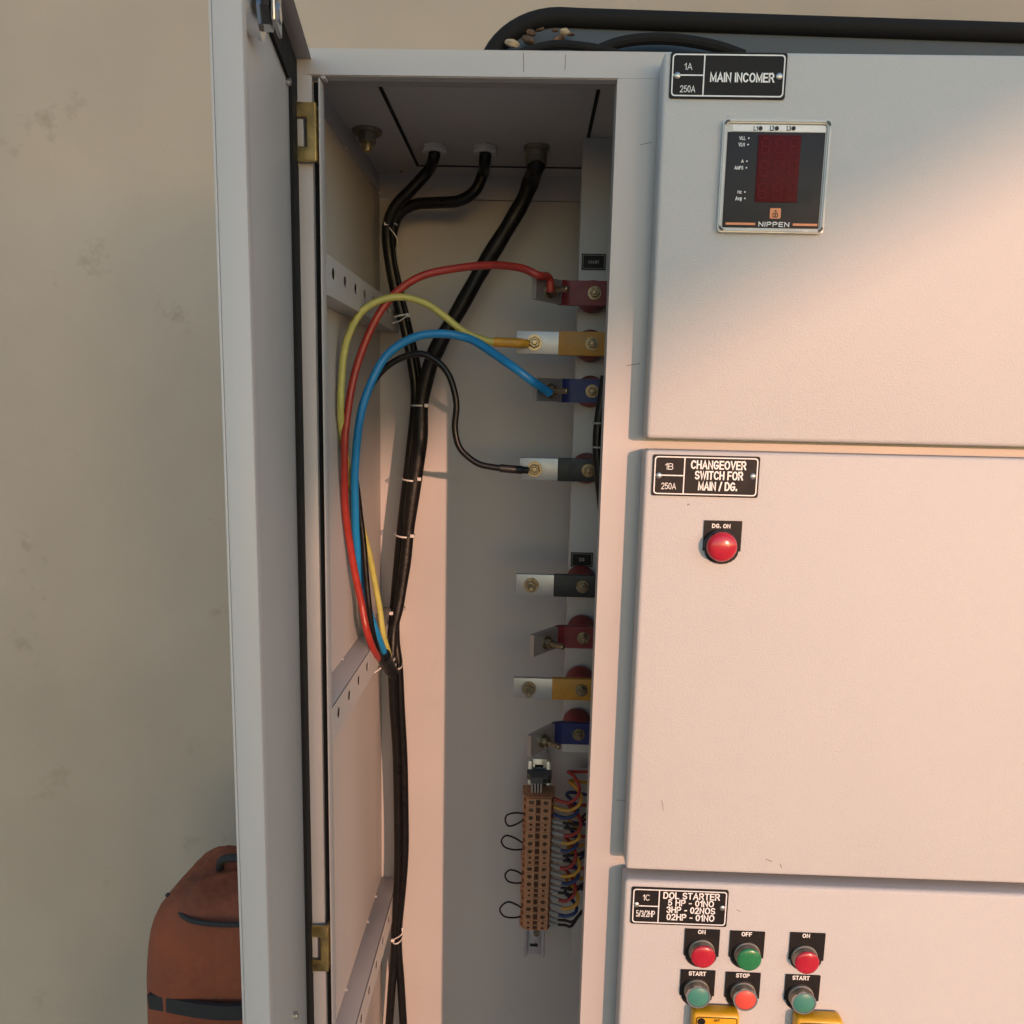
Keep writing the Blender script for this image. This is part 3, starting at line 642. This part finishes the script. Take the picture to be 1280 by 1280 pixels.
def small_label(px, txt, label):
    xa, ya, xb, yb = px; Y = YPL - .0006; c = P((xa + xb) / 2, (ya + yb) / 2, Y); W = P(xb, ya, Y).x - P(xa, ya, Y).x; H = P(xa, ya, Y).z - P(xa, yb, Y).z
    b = BM(); box(b, -W / 2, W / 2, -H / 2, H / 2, 0, .0012, M=F(*c)); l = part('circuit_label', b, M_plate, label=label)
    b = BM(); ring_prism(b, rounded(W - .003, H - .003, .0006, 1), rounded(W - .004, H - .004, .0004, 1), .00125, .0014, F(*c))
    text_fit(b, txt, ((xa + xb) / 2 - len(txt) * 1.6, (ya + yb) / 2 - 2.2, (xa + xb) / 2 + len(txt) * 1.6, (ya + yb) / 2 + 2.2), Y - .0013, 0, .0)
    obj('lettering', b, M_ferr, l, smooth=False)
small_label((727, 317.5, 757, 337.5), 'MAIN', 'MAIN label above the upper busbars'); small_label((713.5, 690.5, 741, 708.5), 'DG', 'DG label above the lower busbars')

# ---- terminal strip
YT = .300; XT = P(671.5, 1080, YT).x; zt, zb = P(672, 998.5, YT).z, P(668, 1163, YT).z
gh = (zt - zb) / 4; big, sml = gh * .232, gh * .150
YR = YT + .040
b = BM(); hw = .0175
rt, rb = P(672, 952, YR).z, P(672, 1197, YR).z
for (xa, xb, ya, yb) in ((-hw, -hw + .0062, YR, YR + .0012), (hw - .0062, hw, YR, YR + .0012), (-hw + .0050, -hw + .0062, YR + .0013, YR + .0075), (hw - .0062, hw - .0050, YR + .0013, YR + .0075), (-hw + .0052, hw - .0052, YR + .0076, YR + .0088)):
    box(b, XT + xa, XT + xb, ya, yb, rb, rt, .0002)
for zz in (rt - .012, rb + .02): box(b, XT - .012, XT + .012, YR + .009, YB - .0006, zz - .008, zz + .008, .001)
rail = part('mounting_rail', b, M_zinc, label='slotted metal rail under the terminals')
b = BM()
for zz in (rb + .016, rt - .011): box(b, XT - .007, XT + .006, YR + .0070, YR + .0075, zz - .0022, zz + .0022, .0006)
obj('rail_slot', b, M_hole, rail)
c = Vector((XT + .003, YR + .0073, rb + .037)); b = BM(); lathe(b, [(0, 0), (.0048, 0), (.0045, .002), (0, .0028)], F(*c), 16); obj('screw', b, M_bolt, rail)
b = BM(); prism(b, [(-.019, 0), (-.019, .012), (-.013, .018), (-.013, .026), (.013, .026), (.013, .018), (.019, .012), (.019, 0)], rt - .022 - .0001, rt - .013, Matrix(((1, 0, 0, XT), (0, -1, 0, YR - .0002), (0, 0, 1, 0), (0, 0, 0, 1))))
ec = part('end_clamp', b, M_endclamp)
b = BM()
for i in range(4): box(b, XT - .012 + i * .0045, XT - .0095 + i * .0045, YR - .024, YR - .0005, zt + .0008, rt - .0222)
for sx in (.008, .0145): lathe(b, [(0, 0), (.0032, 0), (.0032, .001), (0, .001)], F(XT + sx, YR - .0262, rt - .0175), 12, 1)
obj('clamp_rib', b, [M_ferr, M_hole], ec)
def term_mesh(h, big):
    b = BM(); t = h - .00035
    # stepped side profile, wide at the rail
    KX = 1.16; prof = [(px_ * KX, py_) for px_, py_ in [(-.0205, .0395), (.0205, .0395), (.0205, .0145), (.0158, .0052), (-.0158, .0052), (-.0205, .0145)]]
    prism(b, prof, -t / 2, t / 2, Matrix(((1, 0, 0, 0), (0, 1, 0, 0), (0, 0, 1, 0), (0, 0, 0, 1))))
    M = F(0, 0, 0) @ Matrix.Diagonal((KX, 1, 1, 1)); rr = min(.0034 if big else .0021, t * .42)
    cells = [(-.0157, -.0045, -t / 2, t / 2, ('c', -.0098, 0, rr)), (-.0044, .0030, -t / 2, t / 2, ('r', -.0036, .0022, -t * .40, t * .40)), (.0031, .0157, -t / 2, t / 2, ('c', .0092, 0, rr))]
    holed_plate(b, cells, .0050, M, 12)
    for cx in (-.0098, .0092):
        lathe(b, [(0, -.0040), (rr * .98, -.0040), (rr * .98, -.0036), (0, -.0034)], F(cx * KX, 0, 0), 10, 1)
    if big:
        for cx in (-.0098, .0092): box(b, cx - rr * .8, cx + rr * .8, -.0033, -.0030, -.0003, .0003, mi=2) if False else box(b, cx * KX - rr * .7, cx * KX + rr * .7, .0030, .0033, -.0004, .0004, mi=2)
    box(b, -.0035 * KX, .0021 * KX, .0046, .0051, -t * .39, t * .39, mi=2)
    for cx, hw_ in ((-.0181 * KX, .0012), (.0181 * KX, .0012)):      # wire entries in the shoulders
        n = Vector((math.copysign(.891, cx), -.454, 0)); o_ = Vector((cx, .0098, 0))
        lathe(b, [(0, 0), (t * .30, 0), (t * .30, .0003), (0, .0003)], frame(o_ - n * .0001, n), 10, 2)
    return b
term = {}; z = zt; TERM_Z = []
for g in range(4):
    for j in range(5):
        h = big if j < 3 else sml; zc = z - h / 2; z -= h
        if j == 4: z -= gh - 3 * big - 2 * sml
        TERM_Z.append(zc); key = j < 3
        if key not in term:
            o = obj('terminal_block', term_mesh(h, key), [M_term, M_bolt if key else M_termd, M_termd], CAB, origin=(0, 0, 0))
            o.location = Vector((XT, YT, zc)) - WL[CAB]; WL[o] = Vector((XT, YT, zc)); term[key] = o
        else:
            o = term[key]; dup(o, Vector((XT, YT, zc)) - WL[o], CAB)

for g in range(5):                                    # thin end plates part the groups of terminals
    zc = zt - gh * g; b = BM()
    prism(b, [(px_ * 1.2, py_ - (.0012 if py_ < .03 else 0)) for px_, py_ in [(-.0205, .0390), (.0205, .0390), (.0205, .0145), (.0160, .0050), (-.0160, .0050), (-.0205, .0145)]], zc - .0007, zc + .0007, Matrix.Translation((XT, YT, 0)))
    part('partition_plate', b, M_term)
# ------------------------------------------------------------------ cables
def px_path(pts, dy=0.0): return [P(x, y, Y + dy) for x, y, Y in pts]
def thing_tube(name, pts, r, m, label, cat, group=None, n=14, step=7):
    b = BM(); q = catmull(pts, step); a1, a2 = random.uniform(0, 6), random.uniform(0, 6); jit = .00035 if cat == 'wire' else .0002
    for i in range(3, len(q) - 3):
        q[i] = q[i] + Vector((math.sin(i * .21 + a1) + .5 * math.sin(i * .47 + a2), 0, math.sin(i * .17 + a2) + .5 * math.sin(i * .41 + a1))) * jit
    tube(b, q, r, n); return obj(name, b, m, label=label, cat=cat, group=group, ang=60)
GR = 'black cables hanging from the roof glands'
p1 = [GL[0] + Vector((0, 0, .004)), GL[0] + Vector((-.0005, 0, -.014))] + px_path([(535, 213, .312), (514, 237, .318), (494, 259, .322), (484.5, 285, .328), (486, 318, .335), (495, 365, .342), (506, 410, .345), (515, 455, .347), (519, 500, .348), (512, 570, .348), (504, 640, .347), (497, 710, .345), (492, 765, .341), (490, 800, .337), (490.5, 832, .335), (492, 880, .341), (496, 940, .350), (497, 1000, .356), (498, 1060, .358), (497, 1110, .359), (494, 1160, .359), (493, 1190, .359), (490, 1230, .359), (486, 1290, .359), (482, 1340, .359)])
cab1 = thing_tube('cable', p1, lambda t: .0079 if t < .3 else .0068, M_cable, 'black cable dropping from the pale gland nearest the open door', 'cable', GR)
p2 = [GL[1] + Vector((0, 0, .004)), GL[1] + Vector((0, 0, -.016))] + px_path([(604, 216, .318), (594, 238, .322), (573, 251, .328), (545, 253.5, .333), (518, 256, .337), (499, 268, .340), (490, 290, .344), (489.5, 320, .350), (499, 365, .357), (510, 410, .360), (520, 455, .362), (525, 500, .362), (522, 560, .362), (510, 635, .361), (502, 705, .359), (495, 765, .355), (494.5, 800, .351), (498.5, 832, .348), (501, 880, .350), (504, 940, .356), (505.5, 1000, .360), (506, 1060, .362), (503, 1110, .363), (498, 1160, .365), (498, 1190, .365), (501, 1230, .365), (505, 1290, .365), (508, 1340, .365)])
thing_tube('cable', p2, lambda t: .0079 if t < .3 else .0066, M_cable, 'black cable curving sideways from the middle grey gland', 'cable', GR)
p3 = [GL[2] + Vector((0, 0, .006)), GL[2] + Vector((0, 0, -.004)), GL[2] + Vector((0, 0, -.013)), GL[2] + Vector((-.0005, 0, -.024))] + px_path([(663, 228, .316), (652, 254, .317), (633, 287, .318), (604, 334, .322), (575, 385, .326), (550, 428, .330), (535, 465, .333), (527, 505, .334), (524, 560, .333), (513.5, 635, .331), (507.5, 695, .328), (500, 750, .322), (492, 787, .316), (490.5, 812, .310), (489, 829, .304), (485, 837, .300)])
kinks = lambda t: (1 + .045 * math.sin(t * 95) + .03 * math.sin(t * 41)) * (.0118 if t < .16 else (.0110 if t < .62 else .0110 - .0045 * min(1, (t - .62) / .22)))
cab3 = thing_tube('cable', p3, kinks, M_armour, 'thick taped black cable slanting down from the deep metal gland', 'cable', GR, n=16)

WD = .088
b = BM(); tube(b, catmull(px_path([(492, 842, .292), (487, 835, .284), (482, 826, .270), (478.5, 819.5, .258)]), 5), lambda t: .0085 + .0028 * t, 16); obj('sheath_end', b, M_armour, cab3)
GW = 'coloured phase wires looping to the upper busbars'
def wire(name_label, pts, r, m, lugpts=None, lugr=.005, lugm=None):
    o = thing_tube('phase_wire', px_path(pts) if not isinstance(pts[0], Vector) else pts, r, m, name_label, 'wire', GW, n=14, step=9)
    if lugpts:
        b = BM(); tube(b, catmull(lugpts, 4), lambda t: lugr * (1 if t < .7 else .85), 14); obj('lug_sleeve', b, lugm or m, o)
    return o
e, n_, zr = BEND_END[0]; m_ = e + Vector((math.cos(BEND), math.sin(BEND))) * .018; rl = Vector((m_.x + n_[0] * .006, m_.y + n_[1] * .006, zr))
red = px_path([(486, 836, .285), (478, 826, .258), (467, 812, .212), (458, 787, .190), (451, 752, .193), (440.5, 697, .182), (432.5, 645, .168), (430, 590, .154), (432.5, 535, .150), (443, 470, .158), (463, 412, .166), (491, 370, .172), (526, 346, .176), (570, 335, .178), (615, 331.5, .170), (650, 335, .152), (672, 344, .147)]) + [rl + Vector((-.002, -.004, .012)), rl + Vector((.0015, .0005, -.004))]
wire('red wire making the highest loop to the red busbar', red, .0046, M_red)
yel = px_path([(490, 832, .292), (486, 818, .288), (479, 793, .278), (473, 752, .276), (465, 708, .268), (455, 668, .250), (444, 628, .226), (433.5, 578, .180), (426, 522, .146), (427, 468, .146), (434, 425, .150), (450, 393, .156), (474, 376, .162), (502, 371.5, .170), (531, 378, .175), (556, 396, .179), (582, 416, .182), (610, 426, .185), (640, 428.5, .187)])
wire('yellow wire looping behind the red one to the yellow busbar', yel, .0043, M_yel, px_path([(617, 427.5, .0975), (640, 428.5, .099), (652, 429, .1005), (660, 429.3, .1035)], WD), .0058, M_amber)
e, n_, zr = BEND_END[2]; m_ = e + Vector((math.cos(BEND), math.sin(BEND))) * .014; rl = Vector((m_.x + n_[0] * .005, m_.y + n_[1] * .005, zr))
blu = px_path([(489, 834, .286), (482, 820, .270), (473, 798, .242), (462, 767, .226), (452, 730, .222), (446.5, 690, .208), (443.5, 640, .190), (444, 590, .178), (449, 530, .168), (462, 482, .168), (484, 444, .172), (514, 423, .174), (550, 417, .175), (586, 424, .175), (618, 442, .158), (646, 462, .142), (666, 477, .146)]) + [rl + Vector((.003, .000, -.004))]
wire('sky blue wire looping to the blue busbar', blu, .0051, M_blue)
blk = px_path([(485, 838, .278), (476, 823, .243), (468.5, 800, .214), (462, 765, .206), (457, 715, .206), (453, 665, .206), (447.5, 620, .202), (443, 580, .196), (447, 535, .188), (460, 490, .186), (480, 461, .186), (503, 446.5, .186), (526, 442.5, .186), (548, 453, .186), (563, 474, .186), (570.5, 505, .186), (569, 538, .186), (575, 561, .186), (594, 577.5, .186), (618, 584, .187), (645, 586.5, .188)])
wire('thin black wire in an S bend to the black busbar', blk, .0040, M_cable, px_path([(625, 585, .0985), (640, 586.5, .0995), (652, 587.5, .102), (660, 588, .104)], WD), .0052, M_shblk)

# cable ties
def tie(c, axis, ra, rb, label, tail=None, head=None):
    """loop of ra x rb round an axis through c"""
    c = Vector(c); ax = Vector(axis).normalized(); s = ax.cross(Vector((0, 1, 0))).normalized(); d = s.cross(ax)
    pts = [c + s * ra * math.cos(2 * PI * i / 28) + d * rb * math.sin(2 * PI * i / 28) for i in range(29)]
    b = BM(); band(b, pts, .0011, .0005, ax)
    o = obj('cable_tie', b, M_tie, label=label, cat='cable tie', group='white cable ties round the wiring')
    hp = head if head is not None else c - d * rb * math.copysign(1, d.y) + s * ra * .5
    b = BM(); box(b, -.0028, .0028, -.0024, .0024, -.002, .0025, .0006, M=frame(hp, (0, -1, .1))); obj('tie_head', b, M_tie, o)
    if tail:
        b = BM(); band(b, catmull([hp] + [Vector(t) for t in tail], 5), .0008, .0004, (0, .3, 1)); obj('tie_tail', b, M_tie, o)
def tiepx(px, py, Y, wpx, depth, label, ax=(0, 0, 1), tail=None, headpx=None):
    c = P(px, py, Y); tie(c, ax, wpx / 2 / FPX * (Y + .745) , depth, label, [P(*t) for t in tail] if tail else None, P(*headpx) if headpx else None)
tiepx(487, 280, .336, 18, .012, 'cable tie where the two thin cables first meet', (.1, 0, 1), [(496, 298, .322), (498, 318, .330)], (483, 280, .322))
tiepx(502, 396, .350, 19, .016, 'cable tie holding the cables to the top rail', (-.25, 0, 1), [(500, 401, .333), (491, 404, .338)], (510, 394, .335))
tiepx(524.5, 507, .343, 20, .022, 'cable tie where the slanting cable joins the others', (0, 0, 1), None, (533, 507, .322))
tiepx(515, 599, .343, 26, .022, 'cable tie midway down, level with the black busbar', (.1, 0, 1), None, (524, 599, .321))
tiepx(506, 668, .342, 24.5, .023, 'cable tie below the middle of the cable bundle', (.12, 0, 1), None, (515, 670, .319))
tiepx(497, 761.5, .338, 18, .023, 'cable tie above the end of the thick cable', (.05, 0, 1), None)
tiepx(494, 832.5, .334, 18, .017, 'cable tie with its head in front at the wires end', (0, 0, 1), None, (493, 831, .312))
tiepx(486, 827, .292, 17, .013, 'cable tie with a long tail at the middle rail', (-.5, 0, 1), [(479, 833, .279), (470, 839.5, .272), (465, 842, .268)], (485.5, 832, .277))
tiepx(496.5, 1173, .362, 13.5, .012, 'lowest cable tie with a whisker tail beside the bottom rail', (-.15, 0, 1), [(500, 1170, .349), (503, 1166, .350), (502.5, 1160, .352)], (491, 1175, .350))

# jumper loops left of the terminals, sleeved control wires right of them
LOOPS = [[(655, 1017, .24), (645, 1016, .236), (634, 1018.5, .232), (631.5, 1026, .231), (636, 1032.5, .232), (645, 1030.5, .236), (655, 1024, .24)],
         [(655, 1055, .24), (645, 1048, .236), (633, 1044.5, .232), (626.5, 1051, .231), (631, 1059, .232), (643, 1062, .236), (655, 1061.5, .24)],
         [(655, 1095, .24), (647, 1089.5, .236), (637, 1087.5, .232), (631, 1094, .231), (635, 1101.5, .232), (645, 1104, .236), (655, 1103.5, .24)],
         [(654, 1136, .24), (645, 1130.5, .236), (634, 1127.5, .232), (625, 1136, .231), (630, 1145, .232), (642, 1147, .236), (654, 1144.5, .24)]]
for k, L in enumerate(LOOPS):
    thing_tube('jumper_wire', px_path(L, .074), .00135, M_cable, ['uppermost black jumper loop at the terminals, a small one', 'second black jumper loop from the top, pointing up and left', 'third black jumper loop from the top, above the largest', 'lowest and largest black jumper loop at the terminals'][k], 'jumper wire', 'black jumper loops left of the terminals', n=8, step=8)
CW = [M_red, M_amber, M_shblue, None, None]
names = {0: 'red', 1: 'orange yellow', 2: 'dark blue', 3: 'sleeved black', 4: 'bare sleeved black'}
place = ['top', 'second', 'third', 'lowest']
M_cblue = mat('navy_wire', (.012, .035, .13), .45, var=(90, .1)); M_cred = mat('dark_red_wire', (.34, .03, .02), .45, var=(90, .1)); M_cyel = mat('amber_wire', (.58, .30, .035), .45, var=(90, .1)); M_cgrey = mat('grey_black_wire', (.03, .028, .028), .5, var=(90, .1))
for g in range(4):
    for j in range(5):
        zc = TERM_Z[g * 5 + j]; s = Vector((XT + .0195, YT + .013, zc)); rnd = random.uniform
        if g == 3 and j > 2: mm = M_cgrey
        mm = (M_cred, M_cyel, M_cblue, M_cgrey, M_cgrey)[j]
        r = .0027 if j < 3 else .0021; s = s + Vector((.0032, 0, 0)); fl = .010 + .006 * random.random() if not (g == 0 and j < 3) else 0
        reach = (.038, .041, .037)[j] + rnd(-.003, .004) if j < 3 else .03
        up = (.026, .018, .013)[j] + rnd(-.004, .005) if j < 3 else 0
        if j < 3: pts = [s, s + Vector((.012, -.002, -.003)), s + Vector((reach * .66, -.005, -.002)), s + Vector((reach * .98, -.003, up * .30)), s + Vector((reach * 1.02, .006, up * .75)), s + Vector((reach * .80, .018, up * 1.08)), s + Vector((reach * .62, .034, up * 1.0)), s + Vector((reach * .9, .05, up * .7)), s + Vector((reach * 2.2, .056, up * .6 + rnd(-.01, .01)))]
        else: pts = [s, s + Vector((.012, -.001, -.002)), s + Vector((.024, .001, -.004)), s + Vector((.036 + rnd(-.004, .004), .012, -.010 + rnd(-.004, .003))), s + Vector((.052, .03, -.008 + rnd(-.012, .010))), s + Vector((.085, .05, rnd(-.012, .012)))]
        o = thing_tube('control_wire', pts, r, mm, '%s control wire in the %s group of terminals' % (names[j], place[g]), 'control wire', 'control wires right of the terminals', n=8, step=5)
        if fl:
            b = BM(); tube(b, catmull([s + Vector((-.002, .0002, .0001)), s + Vector((.012 * .6, -.0011, -.0016)), s + Vector((fl + .001, -.0022, -.0032 if j < 3 else -.0022))], 4), r + .0008, 10); obj('ferrule_sleeve', b, M_ferr, o)
# dark cable glimpsed behind the right edge of the opening
b = BM(); bp = px_path([(757, 470, .10), (753, 500, .10), (748.5, 530, .10), (747, 560, .10), (749, 590, .10), (754, 640, .10), (762, 680, .10)])
tube(b, catmull(bp, 6), .0060, 12); o = obj('cable', b, M_cable, label='dark cable glimpsed behind the right edge of the opening', cat='cable')
for py in (529, 559):
    b = BM(); c = P(748, py, .10); pts = [c + Vector((.0066 * math.cos(a * PI / 8), .0066 * math.sin(a * PI / 8), 0)) for a in range(17)]; band(b, pts, .0009, .0004, (0, 0, 1)); obj('marker_band', b, M_ferr, o)

# ------------------------------------------------------------------ panel with a rubber edge on the cabinet's roof
YP = .43
TL_, TR_ = P(612, 62, YP), P(1000, 33, YP); top = P(690, 23, YP).z; x0 = P(611, 62, YP).x; xr = .86; zb_ = ZT
pan = empty('sheet_panel', ((x0 + xr) / 2, YP, ZT), 'rubber edged sheet metal panel leaning on the wall above the cabinet', 'sheet panel')
Wp, Hp = xr - x0 + .02, top - ZT; cc = Vector(((x0 - .02 + xr) / 2, YP, ZT + Hp / 2 + .002))
def shear(o_): return o_
b = BM(); R_ = .085; cx0, cx1 = x0 - .004, xr
outer = [(cx1, zb_), (cx1, top - .018)]
outer += [(x, top - .018 * max(0, (x - (cx0 + R_)) / (cx1 - cx0 - R_))) for x in [cx1 - .1, cx1 - .3, cx0 + R_ + .05]]
for i in range(13):
    a = math.radians(90 + 90 * i / 12); outer.append((cx0 + R_ * 1.25 + R_ * 1.25 * math.cos(a), top - R_ + R_ * math.sin(a)))
outer += [(cx0, zb_)]
prism(b, [(x, z_) for x, z_ in outer], -.002, .002, F(0, YP, 0))
obj('sheet', b, M_sheet, pan)
b = BM(); rim = [Vector((x, YP - .002, z_)) for x, z_ in outer if z_ > zb_ + .01 or x < cx0 + .01]
rim[-1].z = zb_ + .012
tube(b, rim, .0135, 12); obj('rubber_edge', b, M_rubber, pan)
b = BM(); tube(b, catmull(px_path([(640, 70, .40), (680, 58, .40), (712, 56.5, .40), (760, 64, .40), (790, 76, .40)]), 6), .006, 10); tube(b, catmull(px_path([(740, 66, .405), (775, 53, .405), (812, 48.5, .405), (850, 50, .405), (895, 58, .405), (930, 70, .405)]), 6), .0075, 10); obj('rubber_strip', b, M_rubber, pan)
for q, (px, py, s_) in enumerate(((664, 41, .005), (675, 37, .004), (694, 38, .0045), (706, 40, .006), (714, 43, .004), (640, 54, .007), (684, 56, .007), (660, 50, .008), (698, 49, .009))):
    c = P(px, py, YP - .018); b = BM(); bmesh.ops.create_icosphere(b, subdivisions=2, radius=s_, matrix=F(*c) @ Matrix.Rotation(random.uniform(-.6, .6), 4, 'Z') @ Matrix.Diagonal((random.uniform(1.1, 1.7), random.uniform(.5, .8), .8, 1)))
    for v in b.verts: v.co += Vector((random.uniform(-1, 1), random.uniform(-1, 1), random.uniform(-1, 1))) * s_ * .13
    obj('rusty_clip', b, M_rust if q not in (5, 6, 3) else M_tan, pan)

# ------------------------------------------------------------------ bag on a stool, beyond the open door
YG = .27; bt = P(285, 1082, YG).z
bx0 = P(205, 1180, YG).x; bx1 = P(432, 1180, YG).x; bcx = (bx0 + bx1) / 2; bw = bx1 - bx0; bh = .42; bzc = bt - bh / 2
def pill(bm, c, sx, sy, sz, e=.45, nu=40, nv=24, lump=.0):
    vs = []; sg = lambda v: math.copysign(abs(v) ** e, v)
    for i in range(nv + 1):
        th = -PI / 2 + PI * i / nv; row = []
        for j in range(nu):
            ph = 2 * PI * j / nu
            q = Vector((sx * sg(math.cos(th)) * sg(math.cos(ph)), sy * sg(math.cos(th)) * sg(math.sin(ph)), sz * sg(math.sin(th))))
            q *= 1 + lump * math.sin(5 * ph + 3 * th) * math.cos(4 * th + ph)
            row.append(bm.verts.new(q + Vector(c)))
        vs.append(row)
    for a, b2 in zip(vs, vs[1:]):
        for j in range(nu): bm.faces.new((a[j], a[(j + 1) % nu], b2[(j + 1) % nu], b2[j]))
bag = empty('bag', (bcx, YG, bt - bh), 'rust orange bag with black straps standing left of the open door', 'bag')
b = BM(); pill(b, (bcx, YG, bzc), bw / 2, .10, bh / 2, .5, lump=.018); obj('bag_body', b, M_bag, bag, ang=180)
b = BM(); pill(b, (bcx - .01, YG - .085, bzc - .075), bw * .36, .05, bh * .26, .5, lump=.02); obj('pocket', b, M_bag, bag, ang=180)
b = BM(); yf = YG - .104
band(b, catmull([Vector((bx0 + .02, yf + .02, bzc + .055)), Vector((bcx, yf - .006, bzc + .066)), Vector((bx1 - .02, yf + .02, bzc + .062))], 8), .011, .003, (0, 0, 1)); obj('strap', b, M_strap, bag)
b = BM(); band(b, catmull([Vector((bx1 - .016, yf + .025, bzc + .06)), Vector((bx1 - .028, yf - .002, bzc)), Vector((bx1 - .055, yf - .006, bzc - .09)), Vector((bx1 - .06, yf + .02, bzc - .19))], 8), .009, .003, (1, 0, .2)); obj('strap', b, M_strap, bag)
b = BM(); tube(b, catmull([Vector((bx0 + .03, YG - .04, bt - .022)), Vector((bcx - .05, YG - .085, bt - .028)), Vector((bcx + .06, YG - .085, bt - .024)), Vector((bx1 - .02, YG - .04, bt - .020))], 8), .0035, 8); obj('zip', b, M_strap, bag)
b = BM(); tube(b, catmull([Vector((bcx - .05, YG, bt - .01)), Vector((bcx - .035, YG - .01, bt + .018)), Vector((bcx + .035, YG - .01, bt + .018)), Vector((bcx + .05, YG, bt - .01))], 8), .006, 10); obj('handle', b, M_strap, bag)
zs_ = bt - bh + .004
st = empty('stool', (bcx, YG, 0), 'plain wooden stool carrying the rust orange bag', 'stool')
b = BM(); box(b, bcx - .17, bcx + .15, YG - .14, YG + .14, zs_ - .03, zs_, .006); obj('seat', b, M_wood, st)
for sx in (-.14, .12):
    for sy in (-.11, .11):
        b = BM(); box(b, bcx + sx - .018, bcx + sx + .018, YG + sy - .018, YG + sy + .018, 0, zs_ - .0305, .003); obj('leg', b, M_wood, st)
